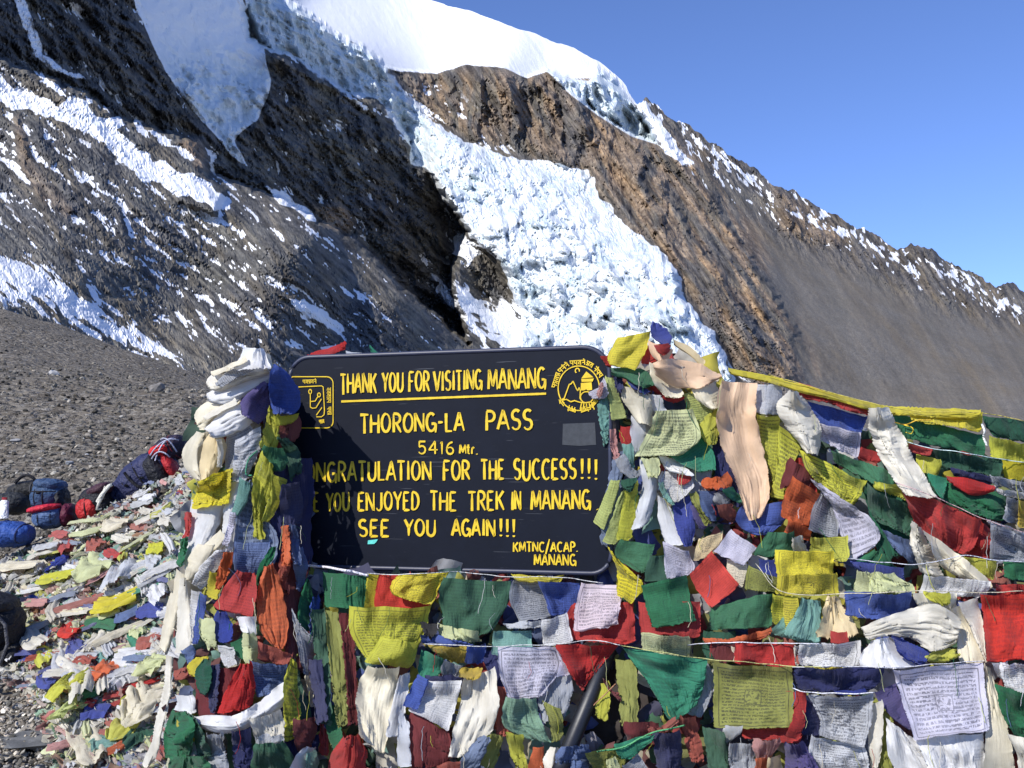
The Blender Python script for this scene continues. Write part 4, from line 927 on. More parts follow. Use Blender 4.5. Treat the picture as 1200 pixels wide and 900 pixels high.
def smooth2(a, it):
    for _ in range(it):
        p = np.pad(a, 1, mode='edge'); a = (p[1:-1, 1:-1] * 2 + p[:-2, 1:-1] + p[2:, 1:-1] + p[1:-1, :-2] + p[1:-1, 2:]) / 6
    return a
def crom(pts, n_):
    pts = np.asarray(pts, float)
    if len(pts) == 2: return pts[0] + (pts[1] - pts[0]) * np.linspace(0, 1, n_)[:, None]
    P_ = np.concatenate([[2 * pts[0] - pts[1]], pts, [2 * pts[-1] - pts[-2]]])
    seg = np.linalg.norm(np.diff(pts, axis=0), axis=1); L_ = np.concatenate([[0], np.cumsum(seg)]); t = np.linspace(0, L_[-1], n_)
    k = np.clip(np.searchsorted(L_, t, side='right') - 1, 0, len(pts) - 2); u = ((t - L_[k]) / seg[k])[:, None]
    p0, p1, p2, p3 = P_[k], P_[k + 1], P_[k + 2], P_[k + 3]
    return .5 * (2 * p1 + (-p0 + p2) * u + (2 * p0 - 5 * p1 + 4 * p2 - p3) * u * u + (-p0 + 3 * p1 - 3 * p2 + p3) * u ** 3)
def creases(u, v, asp, k, r, amp):
    """a few sharp straight creases crossing the cloth"""
    out = 0
    for _ in range(k):
        a = r.uniform(0, np.pi); cx_, cy_ = r.uniform(.1, .9), r.uniform(.05, .95)
        x = (u - cx_); y = (v - cy_) * asp; d = x * np.cos(a) + y * np.sin(a); e = -x * np.sin(a) + y * np.cos(a)
        w_ = r.uniform(.05, .22)
        out = out + r.choice([-1, 1]) * amp * np.exp(-(e / r.uniform(.3, .8)) ** 2) * np.maximum(0, 1 - np.abs(d) / w_)
    return out
CN = [0]
def relax(W, ylim, tgt, it=34, grow=1.03, bend=.22, grav=.00035):
    """let the sheet settle: nearly inextensible threads, little shear, soft bending, gravity, nothing pushed through what lies beneath"""
    W = W.copy(); nv, nu = W.shape[:2]
    lu = np.linalg.norm(W[:, 1:] - W[:, :-1], axis=-1).mean(1, keepdims=True); lu = np.maximum(lu, .35 * lu + .65 * np.quantile(lu, .75)) * grow
    lv = np.linalg.norm(W[1:] - W[:-1], axis=-1).mean(0, keepdims=True); lv = (.5 * lv + .5 * lv.mean()) * grow
    RU = np.repeat(lu, nu - 1, 1); RV = np.repeat(lv, nv - 1, 0)
    RD = np.sqrt(RU[:-1] ** 2 + RV[:, :-1] ** 2)
    def fix(A, B, rest, k, push=True):
        d = B - A; l = np.sqrt((d * d).sum(-1)) + 1e-9; e = (l - rest) / l
        if not push: e = np.maximum(e, 0)
        c = d * (k * .5 * e)[..., None]; A += c; B -= c
    wt = np.zeros((nv, nu, 1)); wt[0] = .10; wt[-1] = .10; wt[:, 0] = .12; wt[:, -1] = .12
    wt[0, 0] = wt[0, -1] = .6; wt[-1, 0] = wt[-1, -1] = .3
    for k in range(it):
        W[..., 2] -= grav
        for s in (0, 1):
            fix(W[:, s:nu - 1:2], W[:, s + 1::2], RU[:, s::2], 1.0)
            fix(W[s:nv - 1:2], W[s + 1::2], RV[s::2], 1.0)
        for s in (0, 1):
            A = W[s:nv - 1:2, :-1]; B = W[s + 1::2, 1:]; fix(A, B, RD[s::2], .35)
            A = W[s:nv - 1:2, 1:]; B = W[s + 1::2, :-1]; fix(A, B, RD[s::2], .35)
        for st in (2, 4):
            if nu > st + 2:
                m_ = (W[:, :-st] + W[:, st:]) * .5; W[:, st // 2:nu - st // 2] += (m_ - W[:, st // 2:nu - st // 2]) * bend * (.5 if st == 4 else 1) * .5
            if nv > st + 2:
                m_ = (W[:-st] + W[st:]) * .5; W[st // 2:nv - st // 2] += (m_ - W[st // 2:nv - st // 2]) * bend * (.5 if st == 4 else 1) * .5
        W += (tgt - W) * wt
        W[..., 1] = np.minimum(W[..., 1], ylim)
    return W
def cloth(name, colr, c1, c2, label, cat, printed=False, folds=3., amp=None, bulge=None, crump=None, ragged=1., silk=False, group=None, gather=0., seed=None, lift=.012, sag=0., fan=1., settle=34):
    """cloth between two boundary curves (photo directions, top to bottom), laid over whatever is beneath it"""
    CN[0] += 1; r = np.random.default_rng(1000 + CN[0] if seed is None else seed); sd = int(r.integers(0, 99999))
    c1 = np.asarray(c1, float); c2 = np.asarray(c2, float)
    Lp = max(np.linalg.norm(np.diff(c1, axis=0), axis=1).sum(), np.linalg.norm(np.diff(c2, axis=0), axis=1).sum())
    ends = np.linspace(0, 1, 9)
    q1, q2 = crom(c1, 9), crom(c2, 9); Wp = np.linalg.norm(q1 - q2, axis=1).mean()
    nu = int(np.clip(Wp / 1.25, 12, 90)); nv = int(np.clip(Lp / 1.8, 12, 110))
    q1, q2 = crom(c1, nv), crom(c2, nv)
    u = np.linspace(0, 1, nu)[None, :]; v = np.linspace(0, 1, nv)[:, None]; U = u + 0 * v; V_ = v + 0 * u
    base = q1[:, None] * (1 - u[..., None]) + q2[:, None] * u[..., None]
    px, py = base[..., 0], base[..., 1]
    asp = Lp / max(Wp, 1)
    mpp = 3.5 / F                                                 # metres per photo pixel
    if amp is None: amp = .11 * Wp * mpp
    if crump is None: crump = .06 * min(Wp, 80) * mpp
    if bulge is None: bulge = .10 * Wp * mpp
    # folds run along v, wander, sharpen and open out downward
    ph = r.uniform(0, 6.28); wob = .9 * _grad_noise(V_ * 2.2 + 9, U * 1.1 + sd % 97, sd % 1000) + .5 * r.normal() * V_
    fx = U + .14 * _grad_noise(U * 2.2, V_ * asp * .6 + 4, (sd + 3) % 1000)
    s1 = np.sin(2 * np.pi * folds * fx * .5 + ph + wob * 2.0); s2 = np.sin(2 * np.pi * folds * fx * 1.13 + 2.1 * ph - wob * 2.6)
    s3 = np.abs(np.sin(2 * np.pi * folds * 1.9 * (fx + .05 * _grad_noise(U * 3, V_ * asp * 1.3, (sd + 5) % 1000)) + ph * 3 + wob))
    fold = np.abs(s1) ** .8 * .70 + .28 * s2 * (.4 + .6 * V_) + .20 * s3 * (.6 + .6 * _grad_noise(U * 2, V_ * asp, (sd + 6) % 1000))
    # tension folds that fan out from the corners it hangs by
    for cu in (0., 1.):
        dx_, dy_ = np.abs(U - cu), V_ * asp; th_ = np.arctan2(dy_, dx_ + 1e-3); dd_ = np.hypot(dx_, dy_)
        fold = fold + fan * .55 * np.abs(np.sin(th_ * r.uniform(3.5, 6) + r.uniform(0, 6))) ** .9 * np.minimum(dd_ * 3, 1) * np.exp(-dd_ / .8)
    if silk: amp, crump = amp * 1.15, crump * .85
    disp = amp * fold * (1 - gather * .6 * (1 - V_))
    disp = disp + crump * (-1.1 * ridged(U * 1.8 * max(1, 1 / asp) + sd % 31, V_ * 1.8 * asp + 3, 3, (sd + 7) % 1000, .5) + creases(U, V_, asp, 12, r, .8))
    disp = disp + bulge * (1 - (2 * U - 1) ** 2)
    disp = disp - disp.min()
    # edges wander a little, more at a torn lower edge
    nx = fbm(V_ * asp * 2.5 + sd % 13, U * 2, 2, (sd + 11) % 1000) * 1.6 * ragged
    ny = fbm(U * 3.5 + sd % 17, V_ * 2, 3, (sd + 13) % 1000) * 1.8 * ragged + (r.normal(0, 1.1 * max(0, ragged - 1), nu)[None, :] * 2.5 * V_ ** 6)
    ej = r.normal(0, .55, px.shape); ej[1:-1, 1:-1] = 0
    px = px + nx + ej; py = py + ny + np.roll(ej, 1, 0) * (V_ > .5) + sag * 4 * U * (1 - U) * (1 - V_ * .6)
    b_ = beneath(px, py); b_ = np.minimum(smooth2(b_, 10), smooth2(np.minimum(smooth2(b_, 2), b_ + .02), 3)) - lift
    Y = b_ - disp
    W0 = P(px, py, Y)
    W = relax(W0, b_, W0, it=int(settle), bend=.36 if silk else .24, grow=1.022 if silk else 1.03) if settle else W0
    # where the settled sheet is seen
    dy_ = W[..., 1] * cp + (W[..., 2] - CAMZ) * sp; dz_ = -W[..., 1] * sp + (W[..., 2] - CAMZ) * cp
    stamp(600 + F * W[..., 0] / dy_, 450 - F * dz_ / dy_, W[..., 1])
    org = W[0].mean(0)
    col = np.ones((nu * nv, 3)) 
    o = mesh_np(name, (W - org).reshape(-1, 3), grid_faces(nv, nu), [M_PRINT if printed else (M_SILK if silk else (M_FAINT if name == 'prayer_flag' else M_CLOTH))], True, uv=np.stack([U, 1 - V_], -1).reshape(-1, 2), col=col)
    o.location = tuple(org)
    k = r.uniform(.9, 1.06); c_ = np.array(COL[colr]); c_ = c_ + (np.array([.42, .40, .36]) - c_) * r.uniform(.02, .13); o.color = (min(1, c_[0] * k), min(1, c_[1] * k), min(1, c_[2] * k), 1)
    return props(o, label, cat, group)

# ---- the body of flags that everything hangs on: a stone core and layered rags, both darkened for shade
REGION = [(292, 412), (318, 424), (345, 520), (362, 640), (368, 668), (715, 676), (716, 560), (716, 480), (728, 415), (765, 402), (820, 412), (850, 440), (930, 470), (1000, 500), (1110, 520), (1330, 560), (1330, 1100), (205, 1100), (206, 800), (212, 600), (225, 520), (245, 470)]
sdr = sdpoly(gxx.astype(float), gyy.astype(float), REGION)
ins = sdr > 6
core = FRONT + .17 + .05 * ridged(gxx / 60, gyy / 40, 4, 800) + .5 * sstep(40, 4, sdr) * 0
vid = -np.ones(ins.shape, int); st_ = (slice(None, None, 2), slice(None, None, 2))
insc = ins[st_]; gx2, gy2, c2_ = gxx[st_], gyy[st_], core[st_]
vid = -np.ones(insc.shape, int); vid[insc] = np.arange(insc.sum())
fr_ = P(gx2[insc], gy2[insc], c2_[insc]); bk_ = fr_ + np.array([0, .55, 0]); nfv = len(fr_)
q = np.stack([vid[:-1, :-1], vid[:-1, 1:], vid[1:, 1:], vid[1:, :-1]], -1).reshape(-1, 4); q = q[(q >= 0).all(1)]
edges = {}
for a_ in q:
    for i in range(4):
        e = (a_[i], a_[(i + 1) % 4]); edges[e] = 1
side = [(a, b, b + nfv, a + nfv) for (a, b) in edges if (b, a) not in edges]
M_CAIRN = flat_mat('cairn_darkened', (.05, .042, .04), .95, None, .1, 5)  # core colour kept dark so gaps between the cloths read as deep shade
props(mesh_np('stone_cairn', np.concatenate([fr_, bk_]), np.concatenate([q, q[:, ::-1] + nfv, np.array(side)]), [M_CAIRN], True), 'stone cairn hidden beneath the prayer flags, darkened to deepen shade in the gaps', 'cairn')

def rag_mass(name, label, pos, size, cols, seed, upn=None, nseg=6, lng=False):
    """many small crumpled scraps in one mesh: pos (N,3) centres, size (N,) metres"""
    r = np.random.default_rng(seed); n = len(pos); m_ = nseg
    u, v = np.meshgrid(np.linspace(-1, 1, m_), np.linspace(-1, 1, m_ + 2)); u = u.ravel(); v = v.ravel(); k = len(u)
    el = r.uniform(.22, .5, n) if lng else r.uniform(.35, .8, n); a = r.normal(1.0, .6, n) if lng else r.uniform(0, 6.28, n)
    lx = u[None] * el[:, None] * (1 + .25 * r.normal(size=(n, 1)) * v[None]); ly = v[None] + .0 * u
    lz = .32 * (np.sin(r.uniform(2, 6, (n, 1)) * u[None] + r.uniform(0, 6, (n, 1)) + 2 * v[None]) + .6 * np.sin(r.uniform(3, 7, (n, 1)) * v[None] + r.uniform(0, 6, (n, 1)))) * .55 + .05 * r.normal(size=(n, k))
    lx = lx + (.12 if lng else .18) * np.sin(r.uniform(1, 2.6, (n, 1)) * v[None] + r.uniform(0, 6, (n, 1))) + .03 * r.normal(size=(n, k)); ly = ly + .12 * np.sin(r.uniform(1, 2.6, (n, 1)) * u[None] + r.uniform(0, 6, (n, 1))) + .03 * r.normal(size=(n, k))
    return lx, ly, lz, a, k, m_
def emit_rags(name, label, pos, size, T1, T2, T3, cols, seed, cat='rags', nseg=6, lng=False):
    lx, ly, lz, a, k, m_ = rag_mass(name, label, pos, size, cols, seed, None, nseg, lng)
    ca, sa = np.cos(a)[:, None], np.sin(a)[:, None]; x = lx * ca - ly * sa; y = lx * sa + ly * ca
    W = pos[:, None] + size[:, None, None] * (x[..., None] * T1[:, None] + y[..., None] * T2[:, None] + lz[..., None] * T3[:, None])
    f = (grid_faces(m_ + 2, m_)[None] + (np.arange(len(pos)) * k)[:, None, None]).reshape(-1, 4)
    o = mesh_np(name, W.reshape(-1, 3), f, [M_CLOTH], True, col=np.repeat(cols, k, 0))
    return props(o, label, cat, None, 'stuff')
def pick_cols(names, n, r, jitter=.12):
    c = np.array([COL[x] for x in names])[r.integers(0, len(names), n)]; return np.clip(c * (1 + jitter * r.normal(size=(n, 1))), 0, 1)
r_ = np.random.default_rng(77)
PAL = ['white', 'ivory', 'cream', 'yellow', 'citron', 'lime', 'green', 'darkgreen', 'bottle', 'blue', 'royal', 'navy', 'denim', 'red', 'red', 'brick', 'maroon', 'grey', 'palegrey', 'lavender', 'olive', 'teal']
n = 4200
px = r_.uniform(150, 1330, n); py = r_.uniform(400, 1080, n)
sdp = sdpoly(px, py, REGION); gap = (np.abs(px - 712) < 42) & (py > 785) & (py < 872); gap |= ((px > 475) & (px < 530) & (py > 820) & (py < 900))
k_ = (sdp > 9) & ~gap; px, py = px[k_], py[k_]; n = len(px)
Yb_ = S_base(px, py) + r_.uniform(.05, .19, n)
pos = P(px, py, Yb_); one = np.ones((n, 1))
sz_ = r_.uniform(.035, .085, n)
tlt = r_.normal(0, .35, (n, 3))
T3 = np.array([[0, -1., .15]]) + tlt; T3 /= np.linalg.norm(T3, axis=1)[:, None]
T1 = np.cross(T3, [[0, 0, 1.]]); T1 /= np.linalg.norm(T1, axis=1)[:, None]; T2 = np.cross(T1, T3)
pc_ = pick_cols(PAL, n, r_) * .6 + np.array([.07, .065, .06])  # palette toned down: shade behind the hanging flags put into the colour
emit_rags('rag_layers', 'mass of torn prayer flags behind the hanging ones, darkened to deepen the shade', pos, sz_, T1, T2, T3, pc_, 78, 'prayer flags')

CROP = {'A': (180, 400, 3.4625), 'B': (160, 640, 3.4615), 'C': (690, 370, 3.3346), 'D': (900, 420, 3.2133), 'E': (700, 620, 3.2154), 'F': (920, 640, 3.4607), 'G': (340, 640, 2.7273), 'Z': (0, 0, 1), 'H': (0, 640, 3.4636), 'J': (320, 390, 2.9268)}
KIND = {'f': ('prayer_flag', 'prayer flag', {}), 'p': ('prayer_flag', 'prayer flag', dict(printed=True)), 'k': ('ceremonial_scarf', 'scarf', dict(silk=True)), 'r': ('cloth_rag', 'rag', dict(ragged=2.0))}
def pp(s, rg):
    ox, oy, sc_ = CROP[rg]; return [(ox + float(a.split(',')[0]) / sc_, oy + float(a.split(',')[1]) / sc_) for a in s.split()]
USED_LABELS = set()
def TBL(text):
    for line in text.strip().splitlines():
        line = line.strip()
        if not line or line[0] == '#': continue
        p_ = [x.strip() for x in line.split('|')]
        rg, kd, colr, a, b, label = p_[:6]
        name, cat, kw = KIND[kd]; kw = dict(kw)
        if len(p_) > 6 and p_[6]:
            for it in p_[6].split(): k2, v2 = it.split('='); kw[k2] = float(v2)
        assert label not in USED_LABELS, label
        USED_LABELS.add(label); assert 4 <= len(label.split()) <= 16, label
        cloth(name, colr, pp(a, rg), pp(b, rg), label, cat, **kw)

# ------------------------------------------------ left column
TBL('''
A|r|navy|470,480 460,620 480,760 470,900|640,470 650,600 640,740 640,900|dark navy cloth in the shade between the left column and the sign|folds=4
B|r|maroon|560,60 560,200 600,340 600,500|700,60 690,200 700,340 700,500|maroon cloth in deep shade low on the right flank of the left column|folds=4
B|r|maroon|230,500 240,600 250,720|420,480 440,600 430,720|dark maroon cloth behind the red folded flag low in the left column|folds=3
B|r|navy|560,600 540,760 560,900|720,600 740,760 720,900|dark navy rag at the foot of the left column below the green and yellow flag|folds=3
A|k|white|150,640 140,720 110,800 95,900|290,650 265,740 230,810 190,900|long white scarf hanging beneath the bright yellow flag on the left column|folds=5 bulge=.04
A|k|white|310,570 290,660 280,740 275,840|385,560 350,640 335,740 325,850|white scarf hanging straight down at the centre of the left column|folds=3 bulge=.03
A|k|cream|270,760 200,830 140,905|310,790 255,860 220,920|cream scarf tail slanting down below the white scarf of the left column|folds=3 bulge=.03
B|k|cream|165,90 120,250 92,400|215,115 170,260 125,440|long cream scarf hanging at the outer left edge of the left column|folds=3 bulge=.04
B|k|ivory|175,130 165,300 158,430|218,100 220,300 215,425|ivory scarf hanging just right of the outermost cream one|folds=3 bulge=.03
B|k|ivory|120,440 112,560 78,700 60,800 22,880|148,445 136,600 108,720 84,830 44,900|thin twisted ivory scarf tail falling to the ground at the far left|folds=2 bulge=.02
B|k|cream|250,-10 200,60 195,125|318,-5 290,50 222,135|cream scarf end folded above the two long pale scarves|folds=4
B|p|white|322,15 260,80 225,150|388,0 325,90 268,172|white printed strip curling beside the cream scarf end|folds=2
B|f|yellow|300,100 290,150 285,190|350,105 340,165 322,212|small yellow flag beside the big red one in the left column|folds=2
B|r|orange|355,20 328,110 318,165|398,15 375,110 345,170|orange cloth strip above the big red flag of the left column|folds=2
B|f|white|222,175 218,280 222,390|262,180 252,280 242,392|narrow white flag hanging beside the long ivory scarf|folds=2
B|f|blue|256,182 240,280 226,392|286,200 272,290 248,392|narrow royal blue flag hanging beside the narrow white one|folds=2
A|p|greyblue|390,560 345,660 330,800 322,905|425,580 440,690 500,780 490,905|large blue grey printed flag in the middle of the left column|folds=2.5 amp=.012
B|p|denim|400,-20 395,50 400,100|540,-20 520,50 485,112|faded blue printed cloth end above the big red flag|folds=2 amp=.008
A|p|grey|295,385 290,440 295,525|395,335 415,400 400,470|grey printed cloth below the white wrapped scarf of the left column|folds=2
A|p|palegrey|335,400 325,480 318,560|435,340 425,440 365,570|pale grey printed cloth crossing the upper left column|folds=2
A|k|cream|175,362 115,430 120,500 168,560|228,360 215,420 205,490 215,565|rounded cream scarf bulging at the outer left of the column|folds=4 bulge=.07
A|k|butter|228,368 198,430 185,500 195,562|286,392 292,440 278,500 240,565|pale butter scarf bulging beside the rounded cream one|folds=4 bulge=.07
A|p|yellow|180,566 168,620 155,672|321,513 312,590 300,655|bright yellow printed flag pinned across the cream and white scarves|folds=1 amp=.005 crump=.003 settle=8 fan=.4
A|k|cream|165,300 178,262 240,235 300,242 352,232|185,350 215,342 260,312 302,282 350,250|cream scarf wound round the left column below two white turns|folds=3 bulge=.05
A|k|white|205,350 258,300 310,268 375,250|240,388 292,382 342,366 400,325|broad white scarf turn bulging below the purple cloth|folds=4 bulge=.06
A|k|white|214,210 260,190 340,172 420,138 480,114|218,238 290,247 350,227 412,192 475,165|second white scarf turn from the top of the left column|folds=3 bulge=.05
A|k|ivory|212,155 248,118 320,105 390,92 450,95|226,195 270,197 340,172 420,142 480,128|topmost ivory scarf turn round the head of the left column|folds=3 bulge=.05
A|p|grey|250,165 300,120 350,95 390,92|270,180 320,150 370,125 410,110|small grey printed scrap tucked in the topmost scarf turn|folds=2 lift=.025
A|k|cream|425,50 440,90 450,115|470,55 485,95 480,115|cream scarf knot at the right of the column head|folds=3 bulge=.05
A|k|white|362,30 340,75 325,110|450,26 458,70 472,105|white scarf knot crowning the left column|folds=4 bulge=.07
A|f|purple|450,160 400,198 356,240 360,292|482,180 478,240 455,300 425,328|dark purple cloth beside the white scarf turns near the column head|folds=2 amp=.012
A|r|maroon|500,300 490,350 500,400|590,300 600,350 580,400|dark maroon scrap below the big blue flag at the sign edge|folds=2
A|r|citron|468,260 452,350 430,440|512,300 505,380 492,440|ragged citron strip hanging below the purple cloth|folds=3
A|f|citron|480,300 482,320 490,338|592,290 585,310 560,328|short olive yellow flag end below the big blue flag|folds=1
A|f|blue|490,92 470,150 474,230 490,288|528,110 575,170 600,240 562,292|bright royal blue flag sticking out over the sign corner|folds=1.5 amp=.012 bulge=.04
A|r|darkgreen|500,385 540,460 560,545|545,395 592,450 600,525|dark green torn cloth right of the green bundle by the sign|folds=3
A|f|green|448,420 432,480 470,520|525,430 545,480 530,515|dark green bundled flag above the long citron flags|folds=3 bulge=.03
A|f|teal|350,550 340,610 316,690|388,572 382,640 345,702|small teal flag hanging over the white scarf of the left column|folds=2
A|f|citron|440,440 412,520 402,620 410,790|482,500 475,600 440,700 450,795|long citron flag hanging straight down the left column|folds=2.5 amp=.02
A|f|citron|480,530 475,620 440,722|542,560 505,660 465,728|shorter twisted citron flag right of the long one|folds=2
A|f|navy|520,575 515,660 530,742|588,565 606,640 598,730|small navy flag at the left edge of the sign|folds=2
B|r|green|545,0 500,80 472,190|572,0 535,90 500,205|narrow dark green rag between the blue printed cloth and orange flag|folds=2
B|r|brick|588,25 575,130 590,190|635,45 612,120 615,190|faded brick red strip above the long orange flag|folds=2
B|f|denim|620,0 640,80 650,165|672,0 692,90 662,175|narrow slate blue flag in the upper right of the lower left column|folds=2
B|f|orange|518,80 490,200 500,330 555,400|556,60 590,180 612,330 592,412|long orange red flag twisted down the middle of the left column|folds=3 amp=.02
B|f|red|410,92 360,160 312,240|480,105 488,190 470,282|large dark red flag with a slanted lower edge on the left column|folds=1.5
B|f|green|690,128 660,240 664,330|704,140 722,250 726,345|green flag hanging near the lower left corner of the sign|folds=2
B|r|blue|712,210 702,300 706,370|738,200 745,290 740,372|thin blue strip beside the green flag near the sign corner|folds=1
B|f|grey|628,250 645,340 660,430 682,515|662,320 722,375 738,430 708,522|grey speckled cloth hanging right of the orange flag|folds=2
B|f|royal|325,258 308,340 350,392|362,262 388,320 388,372|purple blue flag knot below the big red flag|folds=3
B|r|palelime|258,290 258,350 300,402|312,288 312,360 332,402|pale lime twisted rag left of the purple blue knot|folds=4
B|r|denim|175,425 200,440 210,470|220,400 240,420 235,462|small slate blue scrap below the narrow blue flag|folds=2
B|r|brick|150,510 170,500 200,480|160,545 190,540 225,520|faded red rag at the left edge behind the ivory tail|folds=2
B|f|green|380,390 400,430 430,455|470,350 470,400 470,440|dark green cloth behind the white knot of the left column|folds=2
B|k|white|404,285 428,345|482,285 488,352|small white knot right of the purple blue flag|folds=3 bulge=.03
B|r|palelime|434,345 428,400 446,462|476,350 497,410 482,455|lime green twist hanging from the small white knot|folds=4 bulge=.03
B|f|brick|492,382 490,420 490,452|632,438 622,460 610,480|faded brick red flag below the orange one|folds=1
B|p|denim|458,458 475,550 490,605|612,480 602,540 580,585|faded denim blue printed flag above the white sling|folds=2 amp=.012
B|p|white|328,400 345,445 365,490|392,408 400,450 406,476|small white printed label cloth below the pale lime twist|folds=1
B|r|navy|300,480 290,560 300,670|340,470 330,560 325,660|dark blue fringed strip behind the green and yellow flags|folds=3
B|f|yellow|242,448 203,482 222,520|292,445 272,475 250,525|yellow half of a two coloured flag low in the left column|folds=2
B|f|darkgreen|272,450 236,520 262,592|302,448 302,540 284,596|green half of the two coloured flag low in the left column|folds=2
B|f|red|422,475 362,590 330,672|462,465 480,560 470,640|red flag folded to a point above the white sling|folds=2.5 amp=.02
B|k|white|232,690 300,684 400,688 482,640 602,542|240,716 312,750 402,752 502,702 592,645|white scarf slung like a hammock low across the left column|folds=3 bulge=.05
B|k|cream|682,520 694,570 700,640|732,515 730,570 722,640|small cream scarf end right of the green and yellow flag|folds=2
B|f|darkgreen|640,450 652,600 662,700|662,520 705,660 706,712|dark green rear half of the long two coloured flag|folds=2
B|p|citron|628,450 598,560 598,650 598,785|648,470 656,600 665,690 645,772|citron front half of the long two coloured flag right of the sling|folds=2 amp=.015
B|r|olive|750,300 770,420 800,545|772,300 812,430 832,552|olive strip hanging in the shade below the sign corner|folds=2
B|f|red|728,370 724,500 748,640 742,835|762,400 782,540 774,650 778,842|long narrow red flag at the right edge of the left column|folds=2 amp=.015
B|r|blue|760,555 757,640 762,722|800,600 800,660 790,742|slate blue strip on the narrow red flag|folds=1
B|f|green|778,640 772,740 800,825|802,640 832,740 832,802|dark green strip at the lower end of the narrow red flag|folds=2
B|r|maroon|640,700 640,760 650,830|720,690 730,760 700,830|maroon rag below the green and yellow flag|folds=3
B|r|grey|285,750 285,830 290,910|350,745 360,830 370,910|dusty grey cloth in shade below the white sling|folds=3
B|r|navy|385,740 390,820 400,910|460,730 470,820 470,910|navy cloth in shade below the white sling|folds=3
B|r|ivory|460,700 480,760 500,790|580,660 600,720 590,770|ivory cloth in shade right below the sling|folds=3
B|r|palegrey|478,768 480,800 485,830|590,760 590,790 592,820|pale grey cloth top above the bottom green rag|folds=2
B|f|bottle|480,800 470,860 468,920|595,790 640,850 650,920|sage green rag at the bottom edge under the white sling|folds=3
A|k|ivory|255,395 262,440 258,500|272,392 284,440 276,500|thin ivory strand twisting over the butter scarf of the left column|folds=2
A|p|lavender|312,690 300,750 278,820|336,690 326,750 302,820|lavender printed strand lying on the white scarf of the left column|folds=2
A|r|red|128,690 132,740 120,800|150,690 152,740 142,795|small red strand at the outer left edge of the column|folds=2
A|r|green|115,800 105,850 95,900|138,795 132,850 122,900|small green strand below the small red one at the left edge|folds=2
A|r|denim|550,740 560,820 570,900|580,745 592,820 600,900|slate blue strand hanging below the small navy flag at the sign|folds=2
A|r|orange|520,750 525,820 520,900|548,745 552,820 550,900|thin orange red strand beside the slate blue strand at the sign|folds=2
A|k|cream|232,120 300,95 370,60|245,140 312,112 380,82|thin cream twist lying across the top scarf turns of the left column|folds=2
A|k|ivory|200,300 250,268 330,232|212,318 262,284 340,250|thin ivory twist between the cream and white turns of the left column|folds=2
B|k|white|155,600 165,625 150,660|228,605 235,640 240,675|white cap like cloth above the bottom left green flag|folds=2 bulge=.05
B|f|darkgreen|205,672 240,780 250,850|242,700 285,790 295,845|darker green flag behind the bottom left green one|folds=2
B|f|green|152,658 122,740 118,850|205,672 232,740 214,862|green flag hanging at the bottom left of the left column|folds=2
B|f|green|150,850 130,880 125,920|270,850 300,880 290,920|green flag end at the bottom edge below the left column|folds=3
B|k|white|620,905 650,850 690,812|690,920 705,870 728,815|small white scarf end rising from the bottom edge left of the red bundle|folds=2
B|f|teal|690,840 690,880 700,920|725,820 740,870 735,920|small green flag at the bottom edge beside the white scarf end|folds=2
B|r|red|838,772 790,840 768,920|905,760 930,830 935,920|dark red bundle at the bottom edge right of the left column|folds=4 bulge=.06
''')
